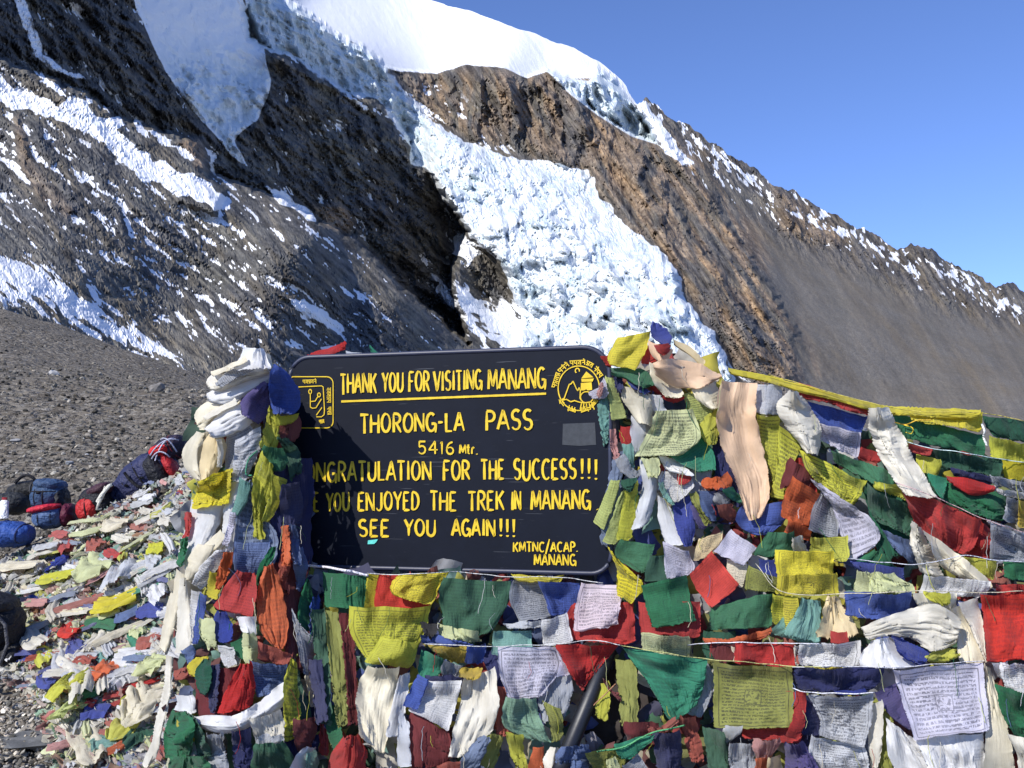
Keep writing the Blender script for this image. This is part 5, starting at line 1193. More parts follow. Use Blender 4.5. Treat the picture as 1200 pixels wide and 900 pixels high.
# ------------------------------------------------ below the sign
TBL('''
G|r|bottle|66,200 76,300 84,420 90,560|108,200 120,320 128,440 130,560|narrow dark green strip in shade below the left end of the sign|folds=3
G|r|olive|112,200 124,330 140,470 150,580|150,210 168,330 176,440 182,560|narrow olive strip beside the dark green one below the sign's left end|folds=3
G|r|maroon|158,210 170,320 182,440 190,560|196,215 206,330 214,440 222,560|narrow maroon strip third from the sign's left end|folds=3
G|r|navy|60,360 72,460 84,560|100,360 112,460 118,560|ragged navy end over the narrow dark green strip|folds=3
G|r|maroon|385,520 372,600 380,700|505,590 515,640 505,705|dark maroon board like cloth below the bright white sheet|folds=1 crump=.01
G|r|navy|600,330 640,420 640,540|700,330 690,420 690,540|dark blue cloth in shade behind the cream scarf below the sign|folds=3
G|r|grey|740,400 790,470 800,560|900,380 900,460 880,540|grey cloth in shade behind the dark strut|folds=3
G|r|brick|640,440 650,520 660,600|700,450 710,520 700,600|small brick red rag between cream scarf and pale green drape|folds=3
G|f|green|100,78 104,130 112,188|246,92 243,140 240,196|green flag in half shade hung first from the left under the sign|folds=1 amp=.006
G|f|yellow|246,84 243,140 236,198|300,90 296,140 280,204|yellow strip flag hung second from the left under the sign|folds=1
G|f|scarlet|285,84 272,150 272,212|410,92 430,140 452,186|red flag behind the folded yellow one under the sign|folds=2 amp=.012
G|p|citron|190,190 192,270 240,352|452,188 432,260 392,345|large citron flag hanging in a curve under the red and yellow pair|folds=2 amp=.018 bulge=.04
G|p|yellow|346,90 326,112 324,148|512,78 478,120 452,186|folded bright yellow flag on the string under the sign|folds=1.5
G|f|citron|292,288 262,330 238,368|412,308 402,345 385,388|small fringed citron flag over the large curved one|folds=2
G|f|royal|640,110 650,180 640,250|712,108 700,170 660,245|dark blue flag behind the big dark green one under the sign|folds=2
G|f|bottle|490,98 476,170 498,282|706,108 692,190 640,272|big dark green flag hung at the middle under the sign|folds=2 amp=.018
G|r|palelime|470,245 475,270 482,292|600,270 605,285 612,302|pale green strip below the big dark green flag|folds=1
G|p|grey|712,108 700,160 732,235|800,108 822,160 842,218|grey printed flag hung right of the big dark green one|folds=1.5
G|f|yellow|705,88 715,98 725,108|872,94 868,100 862,110|thin yellow edge showing just under the sign|folds=1
G|p|blue|790,108 812,160 832,218|925,115 922,160 915,205|blue printed flag under the right half of the sign|folds=1.5
G|f|red|905,180 880,240 868,292|1095,175 1100,240 1102,302|red flag behind the pink white printed one|folds=2.5
G|r|blue|418,280 520,292 622,312|424,306 530,320 622,332|rolled blue band lying along the lower string under the sign|folds=2
G|f|gold|438,315 460,330 480,348|560,320 562,345 560,372|golden flag end below the rolled blue band|folds=1
G|f|blue|565,320 562,345 560,370|622,320 620,345 616,370|small square blue flag on the lower string|folds=1
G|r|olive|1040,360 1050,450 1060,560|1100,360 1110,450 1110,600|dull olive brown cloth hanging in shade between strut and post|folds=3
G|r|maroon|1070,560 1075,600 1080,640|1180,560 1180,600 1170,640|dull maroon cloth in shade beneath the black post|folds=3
G|r|black|415,240 425,260 430,285|480,250 470,265 460,285|small navy knot beside the pale green strip|folds=2
G|f|jade|420,328 412,370 410,412|490,352 488,380 470,412|small jade green flag left of the bright white sheet|folds=1
G|p|grey|490,362 482,385 490,412|552,380 540,410 512,432|small grey printed scrap above the bright white sheet|folds=1
G|r|navy|430,412 440,425 460,432|600,412 600,425 590,432|dark brown shaded scrap above the bright white sheet|folds=1
G|k|cream|250,380 214,460 220,600|348,380 332,490 300,660|long cream scarf hanging left of the bright white sheet|folds=2.5 amp=.02
G|k|white|352,410 330,500 308,605|382,400 370,490 352,600|narrow white scarf right beside the long cream scarf|folds=2
G|k|palegrey|350,520 345,600 345,700|378,560 380,620 385,700|thin pale twisted scarf tail below the narrow white one|folds=2
G|k|ivory|556,420 540,520 508,672|652,385 662,530 600,655|broad ivory scarf hanging right of the bright white sheet|folds=4 amp=.02
G|f|white|440,428 415,470 378,520|550,425 530,500 504,588|bright white blank sheet catching full sun under the sign|folds=1 amp=.004 crump=.004
G|f|gold|545,388 542,400 538,416|614,385 610,400 605,418|small amber flag above the ivory scarf|folds=1
G|f|blue|410,410 385,455 360,506|444,424 425,470 405,520|bright blue flag corner left of the bright white sheet|folds=1
G|f|teal|650,268 645,305 645,342|772,268 772,305 775,342|sage green flag on the lower string under the sign|folds=1
G|f|palegrey|680,245 690,250 700,262|830,232 825,240 815,252|folded grey edge above the sage green flag|folds=1
G|p|white|804,235 806,270 812,315|884,212 892,260 902,302|small white printed flag left of the red flags|folds=1 amp=.004
G|p|lavender|664,318 668,400 702,485|852,318 872,370 812,472|lavender printed flag hanging from the lower string|folds=2 amp=.018
G|f|lavender|850,330 868,370 850,415|880,330 905,375 905,402|lavender corner beside the draped red triangle|folds=1
G|f|red|848,312 890,390 935,458|1052,308 1000,370 940,442|draped red triangle in front of the dark strut|folds=2.5 amp=.018
G|f|scarlet|975,290 985,298 1000,305|1105,300 1085,302 1060,306|bright red fold above the draped red triangle|folds=1
G|p|rosewhite|930,115 915,180 904,268|1068,122 1055,180 1046,246|pinkish white printed flag in front of the red flags|folds=1 amp=.004
G|f|sage|690,480 678,560 742,604|782,480 802,560 832,622|pale sage green drape below the lavender flag|folds=3 amp=.02
G|f|olive|806,490 830,560 838,622|862,520 872,570 870,610|olive lime drape with folds right of the sage one|folds=3
G|r|citron|690,590 700,640 725,709|745,600 745,650 760,709|lime strip hanging below the sage green drape|folds=3
G|r|olive|590,690 620,620 640,590|650,705 670,650 680,610|olive curled rag below the ivory scarf|folds=3
G|r|greyblue|520,709 560,660 610,600|580,715 610,680 640,610|blue grey fringed rag below the ivory scarf|folds=3
G|f|orange|776,640 762,700 755,730|812,634 806,700 800,730|orange red flag at the bottom edge beside the white knot|folds=1
G|k|ivory|828,640 812,680 815,730|880,635 860,670 870,730|ivory knot beside the denim bundle at the bottom edge|folds=3 bulge=.05
G|f|denim|870,640 850,670 860,725|955,632 962,670 950,725|crumpled denim blue bundle below the dark strut|folds=5 bulge=.06 crump=.02
G|r|brick|470,700 500,685 540,690|470,725 500,720 545,720|dusty red rag at the bottom edge below the white sheet|folds=2
G|r|citron|990,440 975,490 980,545|1020,430 1022,490 1010,550|citron fringed rag in the shade behind the strut|folds=3
G|r|maroon|1000,420 1020,450 1050,470|1010,440 1040,470 1055,490|dark red rag hanging right of the strut|folds=2
G|f|olive|940,660 960,690 980,720|1060,630 1070,680 1060,720|dark olive flag on the slanting string at the bottom|folds=1
G|r|palelime|1010,680 1015,700 1000,725|1040,670 1050,700 1060,725|lime fringe hanging before the dark olive flag|folds=3
G|p|grey|1060,700 1080,690 1110,660|1090,730 1130,730 1150,720|grey printed cloth at the bottom edge right of the strut|folds=1
''')
# ------------------------------------------------ right column, upper part
TBL('''
C|r|navy|480,480 490,560 500,700|560,480 570,600 600,740|dark blue cloth in shade behind the peach towel|folds=3
C|f|red|760,560 750,680 740,740|870,540 890,700 880,830|orange red flag right of the citron pair below the white bulb scarf|folds=2 amp=.015
C|r|greyblue|98,540 80,640 60,760 45,895|142,520 130,640 120,760 95,895|blue grey printed strip along the right edge of the sign|folds=3
C|r|teal|50,280 38,370 60,500|84,268 82,400 74,478|pale teal strip hanging over the right edge of the sign|folds=2
C|f|lime|60,232 78,320 90,402|96,240 132,350 152,392|lime flag beside the teal strip at the sign's upper right|folds=2
C|p|lavender|0,300 30,285 60,235|15,320 50,320 75,300|small pale printed scrap overlapping the round emblem|folds=1
C|r|pink|30,300 35,285 45,255|45,318 52,300 58,262|tiny faded red scrap over the round emblem|folds=1
C|f|red|125,430 118,470 130,502|172,428 175,470 165,495|small red rag on the sign's right edge below the lime flag|folds=2
C|r|pink|85,440 85,500 100,560|105,440 110,500 118,560|faded red strip hanging along the sign's right edge|folds=2
C|k|palegrey|165,390 165,450 172,540|218,420 215,470 205,540|pale grey scarf hanging below the cream knot of the right column|folds=3
C|r|teal|130,500 140,560 150,610|165,500 175,560 180,610|teal rag under the small red rag at the sign edge|folds=2
C|r|grey|105,560 120,600 180,640|140,530 170,590 200,615|grey printed rag low at the sign's right edge|folds=2
C|f|lime|85,640 55,720 18,800|125,640 100,720 58,832|lime flag tail overlapping the exclamation marks edge of the sign|folds=2
C|f|lime|125,690 90,790 55,880|160,660 140,790 110,890|second lime flag tail right of the first|folds=2
C|f|citron|150,650 130,760 110,870|192,640 190,760 165,866|citron flag tail left of the long pale scarf|folds=2
C|r|darkgreen|125,640 130,660 140,680|185,630 185,650 170,680|dark green scrap between the lime tails|folds=2
C|r|grey|380,600 385,700 400,800|480,600 470,700 480,800|grey cloth in shade in the middle of the right column|folds=3
C|k|palegrey|198,560 212,650 192,750 168,835|270,556 270,660 245,760 232,805|long pale scarf hanging left of centre in the right column|folds=3 bulge=.03
C|k|white|268,690 275,800 300,890|302,720 340,800 372,890|white scarf fanning out at the foot of the right column|folds=3
C|f|royal|325,720 340,810 370,895|392,700 412,800 400,890|royal blue flag in folds right of the fanned white scarf|folds=3
C|f|purple|395,740 415,790 432,822|440,720 472,800 450,832|dark purple blue flag right of the royal one|folds=2
C|r|olive|390,690 420,750 460,800|420,690 450,750 480,800|thin olive strip across the purple blue flag|folds=1
C|f|denim|425,680 440,740 470,790|495,680 490,740 500,800|slate blue cloth beside the grey blob of the right column|folds=2
C|r|grey|490,690 490,720 520,745|532,680 548,705 548,740|small grey pad left of the peach towel's foot|folds=2 bulge=.03
C|r|brick|500,735 515,780 550,795|560,730 575,770 570,800|brown red scrap below the small grey pad|folds=3
C|r|orange|445,635 440,655 470,675|545,615 560,640 555,668|crumpled orange red rag left of the peach towel|folds=3 bulge=.03
C|f|jade|520,675 545,705 585,730|560,665 580,690 605,705|green flag corner left of the peach towel's foot|folds=1
C|p|white|290,605 272,650 332,722|350,600 412,650 352,722|white square flag turned on its corner in the right column|folds=1
C|r|teal|272,650 290,700 320,735|290,650 310,690 335,725|small teal edge under the white cornered flag|folds=1
C|f|red|350,595 345,620 352,655|402,618 395,640 370,655|tiny red flag pinned to the white cornered flag|folds=1
C|k|white|275,545 290,580 310,600|350,560 370,590 410,620|white scarf fold beneath the green fringed flag|folds=2
C|r|palelime|200,556 228,590 232,622|272,552 275,590 265,622|pale lime scrap at the top of the long pale scarf|folds=2
C|f|jade|312,545 370,580 425,605|440,462 485,530 492,596|jade green fringed flag below the big lime cloth|folds=2
C|p|lime|368,300 398,380 430,462|420,295 500,360 490,465|lime printed cloth behind the big lime one|folds=3
C|r|citron|430,420 440,460 470,500|505,340 505,420 500,490|citron rag left of the peach towel's upper half|folds=3
C|k|cream|405,285 430,330 475,362|492,255 512,300 510,345|cream crumpled heap left of the peach towel's top|folds=4 bulge=.04 crump=.015
C|f|red|235,275 280,310 330,335|245,268 310,290 375,318|dark red fold across the upper right column|folds=1
C|k|white|230,300 240,340 260,370|280,310 290,340 300,365|small white scarf end under the dark red fold|folds=2
C|k|cream|130,272 130,320 188,412|192,282 242,330 248,422|rounded cream scarf knot on the left of the right column|folds=3 bulge=.05
C|r|navy|95,228 100,260 112,292|122,235 135,265 130,285|small dark blue scrap above the lime flag near the sign|folds=2
C|f|royal|145,238 165,270 208,302|192,258 215,275 240,292|blue rag under the green turn of the right column|folds=2
C|f|green|84,200 150,202 220,208 258,250|90,226 150,242 200,275 252,268|green cloth turn wound round the upper right column|folds=2 bulge=.03
C|f|red|45,155 55,170 68,188|92,148 95,168 92,192|red flag end at the sign's upper right corner|folds=1
C|f|scarlet|238,105 215,140 205,180|322,108 300,150 245,182|red cloth behind the yellow flag of the column head|folds=2
C|k|butter|330,90 400,118 452,172|335,112 395,150 440,195|butter yellow scarf fold at the right of the column head|folds=2
C|f|yellow|112,85 75,155 82,188|242,56 222,130 178,206|large bright yellow flag at the top of the right column|folds=1.5 amp=.015
C|k|cream|238,180 250,250 300,315|302,190 352,270 368,312|cream scarf falling from the peach turns of the column head|folds=3
C|k|peach|236,95 236,130 262,170|330,130 320,150 310,178|peach knot at the column head under the blue tip|folds=3 bulge=.04
C|k|peach|252,182 330,162 420,180 512,228|262,225 330,270 420,272 512,238|broad peach scarf turn at the top of the right column|folds=3 bulge=.04
C|f|royal|245,22 243,70 288,108|282,30 322,75 314,112|royal blue tip sticking up from the head of the right column|folds=1
C|f|red|255,110 265,130 290,150|310,105 320,120 315,140|small red scrap under the royal blue tip|folds=2
C|p|palelime|262,370 238,440 180,545|405,360 435,470 370,540|big lime green cloth spread across the right column|folds=2.5 amp=.018
C|f|palegrey|655,265 642,320 640,368|752,262 755,320 745,384|pale grey knotted cloth right of the peach towel's top|folds=2 bulge=.03
C|p|citron|656,380 668,500 716,612|745,388 746,500 722,662|citron printed flag hanging beside the peach towel|folds=1.5
C|p|citron|742,425 738,580 708,700|838,490 802,570 760,712|second citron printed flag in front of the first|folds=1.5
C|f|blue|600,740 572,800 650,852|772,715 772,790 700,845|periwinkle blue flag below the foot of the peach towel|folds=1.5
C|k|peach|522,250 498,330 512,480 565,620 622,790|656,260 650,380 672,500 706,660 672,782|long peach towel hanging at the front of the right column|folds=2 amp=.022 crump=.004
''')
# ------------------------------------------------ strings running to the right
TBL('''
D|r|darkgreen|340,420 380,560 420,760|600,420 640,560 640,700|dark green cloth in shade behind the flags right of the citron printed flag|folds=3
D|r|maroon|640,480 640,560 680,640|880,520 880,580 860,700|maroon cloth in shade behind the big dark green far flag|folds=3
D|f|darkgreen|805,215 830,260 850,288|1010,235 1015,280 1010,312|dark green flag at the top right edge of the picture|folds=2
D|f|citron|830,288 836,330 842,372|1010,325 1012,360 1010,395|citron flag below the dark green one at the right edge|folds=2
D|f|yellow|878,380 885,410 892,442|1010,390 1010,420 1010,455|lower yellow flag end at the right edge of the picture|folds=1
D|f|green|460,195 480,240 512,292|812,285 815,330 815,362|long green flag under the yellow roll right of the long ivory scarf|folds=2 amp=.015
D|f|darkgreen|620,340 630,370 642,402|882,378 880,410 872,442|dark green flag under the long green one|folds=2
D|f|citron|558,358 562,390 572,425|652,380 648,410 642,434|small citron flag end behind the long ivory scarf|folds=1
D|f|red|524,314 528,330 532,345|622,338 620,348 616,360|rolled red flag peeping out right of the long ivory scarf|folds=1
D|f|green|598,430 640,510 720,565|900,505 905,560 880,605|big dark green flag below the red spindle|folds=2 amp=.015
D|f|jade|600,430 630,490 660,532|672,448 668,480 664,505|green triangle flag left of the red spindle|folds=1
D|f|navy|690,408 692,420 700,436|855,448 850,460 832,474|navy rolled flag above the red spindle|folds=1
D|p|grey|832,434 838,450 850,470|1010,475 1010,490 1010,505|grey rolled printed flag at the right edge|folds=1
D|p|white|860,485 862,495 870,502|1010,510 1010,522 1010,534|thin white rolled flag right of the red spindle|folds=1
D|p|grey|902,518 895,560 888,600|948,530 948,570 945,622|grey printed flag hanging near the right edge|folds=1
D|f|gold|945,530 945,570 944,625|1000,540 1000,580 1000,628|golden flag cut by the right edge of the picture|folds=1
D|f|red|670,440 750,448 858,480|676,456 762,508 852,492|red flag bunched into a spindle on its string|folds=2 bulge=.03
D|f|blue|150,158 170,200 190,242|372,218 362,250 350,278|blue flag under the rolled red one on the top string|folds=1.5
D|p|lavender|188,240 195,270 202,302|352,280 345,320 340,368|lavender grey printed flag below the blue one|folds=1
D|f|red|350,330 346,350 345,372|428,350 426,368 420,388|small red flag left of the long ivory scarf|folds=1
D|f|green|238,344 248,370 262,392|472,425 474,460 470,502|green flag running below the lavender grey printed one|folds=2
D|r|citron|400,460 400,470 410,490|540,480 540,510 530,530|thin citron edge above the big translucent red flag|folds=1
D|f|red|115,88 106,105 100,128|396,180 394,195 390,212|long rolled red flag on the top string|folds=1 bulge=.02
D|f|yellow|520,190 530,210 540,225|806,205 804,240 800,270|yellow flag end hanging from the right end of the yellow roll|folds=1
D|f|yellow|-150,34 0,58 100,85 250,130 400,165 520,180 800,190|-145,54 0,86 100,115 250,146 400,190 520,206 795,220|long yellow roll of cloth along the topmost string|folds=1 bulge=.02
D|r|maroon|85,370 60,430 40,480|175,430 165,460 150,480|dark red fold above the lavender lobed flag|folds=1
D|p|citron|118,340 140,400 180,455|372,460 350,510 318,552|citron printed flag slanting below the white bulb scarf|folds=1.5
D|f|bottle|370,465 375,540 400,595|562,570 545,620 530,662|big bottle green flag left of the translucent red one|folds=2
D|f|orange|92,440 60,520 48,590|202,510 180,570 150,625|orange red flag left of the lavender lobed one|folds=1.5
D|f|orange|80,600 70,630 60,650|165,640 160,660 165,682|small orange fold under the orange red flag|folds=1
D|p|grey|200,500 170,560 150,640|242,540 262,600 255,672|lavender lobed printed flag hanging in a curve|folds=2
D|p|lavender|160,450 235,540 312,755|200,470 412,622 402,700|pointed lavender printed flag with a white hem|folds=1.5
D|f|denim|430,640 450,670 470,702|552,690 560,740 560,782|slate blue flag slanting left of the crumpled cream scarf|folds=2
D|f|green|400,715 360,740 330,762|442,735 470,770 502,795|dark green flag under the pointed lavender one|folds=1
D|f|red|780,590 760,670 742,742|836,640 836,700 832,748|dark red cloth behind the right end of the translucent red flag|folds=2
D|f|red|500,475 530,560 572,640|802,600 780,690 745,738|big translucent red flag on the middle string at the right|folds=1.5 amp=.015
D|p|white|820,598 828,612 842,622|1010,668 1010,682 1010,700|white hem strip crossing above the grey block print|folds=1
D|p|grey|840,612 838,690 834,762|1010,690 1010,730 1010,768|grey block printed flag at the right edge|folds=1
D|p|citron|740,745 745,765 752,785|862,758 858,790 850,828|pale citron printed flag end right of the crumpled cream scarf|folds=1
D|f|green|885,762 888,790 892,820|1010,765 1010,800 1010,835|green flag at the right edge above the large red one|folds=1
D|k|ivory|380,188 384,280 440,400 512,505|452,185 492,260 562,400 636,525|long ivory scarf falling across the strings right of centre|folds=3 bulge=.06 crump=.02
D|k|ivory|78,120 38,160 50,230 148,352|112,122 165,180 197,260 190,362|white bulb shaped scarf hanging from the top string|folds=3 bulge=.09 crump=.015
D|k|ivory|545,612 540,690 575,800|580,640 625,740 660,812|crumpled cream scarf knot left of the slanting cream scarf|folds=4 bulge=.04 crump=.02
D|k|cream|578,640 700,722 842,842|640,765 700,812 830,868|slanting cream scarf below the translucent red flag|folds=2 bulge=.05
D|f|royal|308,760 420,772 512,788|330,778 430,838 512,832|royal blue flag slung in a curve under the dark green one|folds=2
D|f|palelime|334,795 328,840 330,882|368,800 385,840 392,885|small pale lime cloth below the royal blue slung flag|folds=2
D|f|lime|390,840 395,860 400,885|530,850 540,870 535,890|lime scraps right of the small pale lime cloth|folds=3
D|p|white|590,810 580,845 568,880|842,838 832,865 820,892|white printed flag with a black border under the slanting cream scarf|folds=1 amp=.003
''')
# ------------------------------------------------ lower right
TBL('''
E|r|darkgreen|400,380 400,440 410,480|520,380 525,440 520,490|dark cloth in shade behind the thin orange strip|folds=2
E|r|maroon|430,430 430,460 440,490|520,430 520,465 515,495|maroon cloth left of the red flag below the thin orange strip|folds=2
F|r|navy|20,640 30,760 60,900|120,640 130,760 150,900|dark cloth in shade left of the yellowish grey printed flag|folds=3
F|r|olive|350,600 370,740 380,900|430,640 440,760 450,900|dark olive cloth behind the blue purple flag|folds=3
F|r|palelime|330,100 340,130 350,180|440,110 520,150 525,190|pale lime cloth right of the citron double panel|folds=4
F|k|ivory|520,190 530,220 560,260|700,190 690,220 700,260|ivory cloth behind the cream canopy scarf|folds=4
F|r|citron|560,180 580,205 620,220|660,190 670,215 660,235|thin citron twist above the cream canopy scarf|folds=3
E|f|green|90,35 65,92 150,155|216,55 195,110 175,158|green flag turned on its corner near the sign's lower right|folds=1
E|f|darkgreen|200,95 185,140 178,195|256,95 270,140 282,182|dark green flag behind the cornered green one|folds=1
E|p|yellow|40,60 72,150 75,242|72,110 172,205 124,280|bright yellow flag draped beside the sign's lower right corner|folds=2
E|p|lavender|248,45 254,110 262,182|342,80 366,140 332,172|lavender printed flag right of the dark green one|folds=1.5
E|p|butter|382,35 370,75 362,115|472,5 462,50 440,85|cream yellow flag left of the white kite flag|folds=1
E|p|cream|490,110 490,150 502,190|562,105 560,160 550,218|cream printed flag below the white kite flag|folds=1
E|f|lavender|502,0 470,40 440,82|598,65 575,100 550,132|pale white kite shaped flag turned on its corner|folds=1 amp=.006
E|f|green|645,10 615,50 588,95|742,5 742,45 732,95|green flag above the citron double panel|folds=1
E|r|ivory|735,30 735,60 740,80|770,20 780,50 790,75|ivory tuft right of the green flag above the citron panels|folds=3
E|f|royal|610,110 612,140 622,175|685,115 685,150 682,192|blue flag left of the citron double panel|folds=1
E|p|olive|570,135 562,175 556,222|690,185 690,205 688,232|olive printed flag shaded by the white kite|folds=1
D|p|citron|160,670 160,700 158,730|300,665 305,720 306,760|citron flag back layer above the double panel|folds=1
D|p|yellow|28,718 30,760 35,812|250,722 248,760 246,806|upper panel of the citron double panel|folds=1 amp=.004
D|p|yellow|36,812 36,850 28,882|262,806 262,840 266,880|lower panel of the citron double panel|folds=1 amp=.005
E|f|red|155,272 158,330 165,388|388,268 390,330 380,405|red flag behind the square green one|folds=1.5
E|p|palelime|165,388 166,425 170,462|347,402 348,440 345,478|grey cream printed flag below the square green one|folds=1
E|f|green|165,208 185,290 210,365|336,168 350,250 367,338|square green flag right below the dark green one|folds=1 amp=.006
E|f|green|430,290 425,330 424,372|662,230 660,300 656,362|wide green flag below the red kite|folds=1.5
E|p|citron|660,242 658,300 658,352|757,250 755,310 746,368|citron printed flag joined to the wide green one|folds=1
E|f|scarlet|345,165 380,230 432,295|432,80 480,140 532,202|bright red kite shaped flag turned on its corner|folds=1 amp=.008
E|f|teal|770,258 700,330 645,385|840,270 845,340 838,435|crumpled green flag right of the citron printed one|folds=3 amp=.02
E|r|orange|400,410 500,402 600,390 655,375|410,424 500,420 580,416 645,400|thin orange rolled strip slanting up to the right|folds=1
E|p|cream|505,440 520,470 515,494|560,440 560,470 556,494|small brown cloth left of the red flag on the white string|folds=1
E|f|red|520,428 518,460 514,498|742,430 745,475 746,516|red flag on the white string above the large olive yellow one|folds=1.5
E|f|grey|410,488 380,580 345,690|445,570 420,650 390,702|pale lavender cloth hanging behind the big jade flag|folds=2
E|f|red|545,600 545,690 548,780|788,606 785,700 766,798|red flag behind the large olive yellow one|folds=1
E|f|jade|88,438 190,570 280,728|412,490 400,590 372,655|big jade green flag hanging to a point below the string|folds=2 amp=.02
E|p|olive|434,494 440,620 440,742|732,515 738,620 742,738|large olive yellow printed flag with a straight lower edge|folds=1 amp=.008 crump=.006
E|r|brick|310,700 330,780 350,862|372,700 385,780 402,872|brick red fringed flag below the tip of the big jade one|folds=3
E|r|brick|190,740 230,745 300,700|200,760 250,770 310,720|faded red rag left of the brick fringed flag|folds=2
E|f|navy|210,760 215,830 230,910|310,752 320,830 310,910|navy bundle under the slanting green string|folds=4 bulge=.04
E|r|jade|60,810 150,780 215,765|90,860 150,845 205,795|ragged green flag on the slanting string at the bottom|folds=2
E|k|palegrey|480,742 470,780 480,802|548,740 530,770 500,792|pale curved scarf edge under the large olive yellow flag|folds=1
E|r|bottle|400,740 410,820 420,910|480,760 490,820 500,910|dark grey green cloth in shade below the large olive yellow flag|folds=3
E|r|grey|500,800 495,850 500,910|600,800 590,850 600,910|dusty grey cloth at the bottom below the red rear flag|folds=3
E|r|pink|590,790 585,830 605,862|690,785 680,820 652,855|faded pink rag below the red rear flag|folds=3 bulge=.03
E|r|orange|600,860 595,890 590,920|640,850 640,880 640,920|orange strip hanging below the faded pink rag|folds=2
E|k|butter|645,860 640,890 645,920|690,850 690,890 700,920|pale yellow scarf end at the bottom below the pink rag|folds=2
F|f|navy|60,600 62,680 66,760|150,600 150,680 150,760|dark cloth in shade right of the red strip beside the olive yellow flag|folds=2
F|p|yellow|-10,205 -5,265 0,330|52,208 50,270 42,328|citron flag end right of the wide green flag|folds=1
F|r|teal|70,208 40,280 0,352|130,215 148,290 135,385|teal fringed flag left of the butter triangle|folds=3
F|k|butter|175,200 150,280 125,372|205,200 260,290 305,355|butter coloured triangle scarf with fringes|folds=5 ragged=2
F|f|red|185,340 185,362 190,388|252,345 255,370 250,388|small faded red scrap below the butter triangle|folds=1
F|f|blue|240,184 245,230 246,275|512,182 510,240 500,302|royal blue flag on the string under the citron panels|folds=1 amp=.006
F|k|ivory|36,400 38,430 40,470|58,400 40,430 50,480|pale blue crumpled cloth right of the red flag on the white string|folds=4
F|p|white|62,395 55,430 55,475|305,382 302,440 290,488|white printed flag just above the navy flags|folds=1.5
F|k|cream|640,245 690,330 705,462|722,235 800,400 808,465|cream scarf curving down right of the canopy scarf|folds=4
F|k|ivory|700,228 740,300 800,430|775,205 800,320 815,470|ivory scarf behind the big red flag of the lower right|folds=4
F|k|white|350,380 308,440 306,492|430,362 485,420 545,482|white lump of scarf under the cream canopy|folds=3 bulge=.07
F|f|royal|430,360 500,380 595,432|458,425 520,468 562,474|royal blue twist between the white lump and canopy|folds=2 bulge=.03
F|r|citron|570,442 640,408 698,405|580,466 650,462 702,452|mustard green twist under the cream canopy|folds=3 bulge=.03
F|k|ivory|308,330 400,290 520,255 625,238 712,300|340,375 432,352 520,372 600,418 692,385|cream canopy scarf arching over blue and white cloth|folds=4 bulge=.03 amp=.02
F|k|white|408,690 425,850 470,930|525,780 600,850 640,930|bright white scarf hanging left of the big white printed flag|folds=3 amp=.02
F|k|white|520,760 560,840 600,930|805,760 805,840 815,930|bright white scarf hanging under the big white printed flag|folds=5 amp=.02
F|k|cream|810,470 818,700 800,930|832,490 905,750 930,930|long cream scarf hanging right of the big white printed flag|folds=3
F|f|navy|35,488 42,530 55,575|402,488 390,540 330,592|navy flag in folds above the grey printed one|folds=2
F|f|royal|200,585 260,580 320,575|215,592 270,592 335,588|thin royal blue fold under the navy flag|folds=1
F|f|red|35,590 35,680 0,770|85,590 80,700 60,775|red strip right of the large olive yellow flag|folds=1
F|f|purple|362,588 428,680 505,742|446,552 482,640 512,705|purple blue flag left of the big white printed one|folds=1
F|k|ivory|330,640 340,800 350,930|395,620 395,760 370,930|yellowish pale scarf right of the grey printed flag|folds=2
F|p|palegrey|110,760 95,840 150,930|320,810 340,860 340,930|yellowish lower end of the grey printed flag|folds=2
F|p|palegrey|92,600 140,690 140,765|362,594 350,700 322,812|grey printed flag below the navy one|folds=1.5 amp=.008
F|f|purple|0,790 0,850 0,930|70,790 110,850 150,930|blue fringed bundle at the bottom edge left of the grey printed flag|folds=6 bulge=.04
F|p|lavender|434,490 480,640 525,782|802,464 815,610 828,742|big white printed flag hanging in the lower right|folds=1 amp=.008 crump=.005
F|f|red|850,150 852,168 860,190|1080,150 1080,168 1080,190|upper fold of the big red flag at the right edge|folds=1
F|f|scarlet|792,190 805,330 816,462|1080,180 1080,310 1080,442|big bright red printed flag at the lower right edge|folds=1 amp=.008
F|k|white|840,470 850,500 870,530|900,465 910,510 940,540|small ivory scarf end below the big red flag|folds=2
F|p|white|870,470 880,520 895,572|1080,475 1080,540 1080,610|white printed flag below the big red one at the right edge|folds=2
F|k|white|930,575 935,590 945,600|1000,560 1010,580 1010,600|bright white scrap above the lower green flag|folds=1
F|f|green|850,558 885,680 960,800|1080,600 1080,720 1080,830|green flag slanting down at the lower right edge|folds=2
F|k|ivory|900,760 940,840 960,930|1080,800 1080,860 1080,930|dim pale scarf below the lower right green flag|folds=3
''')
# a few rags on the far side of the sign's top edge
TBL('''
J|f|red|115,75 150,60 200,45 245,28|130,82 170,78 215,68 252,48|red rag stretched above the sign's top left edge|folds=2 lift=-.5
J|f|denim|165,50 190,44 215,38|170,60 195,54 215,48|small blue scrap behind the red rag above the sign|folds=1 lift=-.55
J|k|palegrey|250,60 290,66 330,70|255,74 290,76 330,76|pale grey scrap lying along the sign's top edge|folds=1 lift=-.5
J|f|jade|330,40 345,55 370,68|340,70 350,74 372,74|small green and white scrap above the sign's top edge|folds=1 lift=-.5
''')

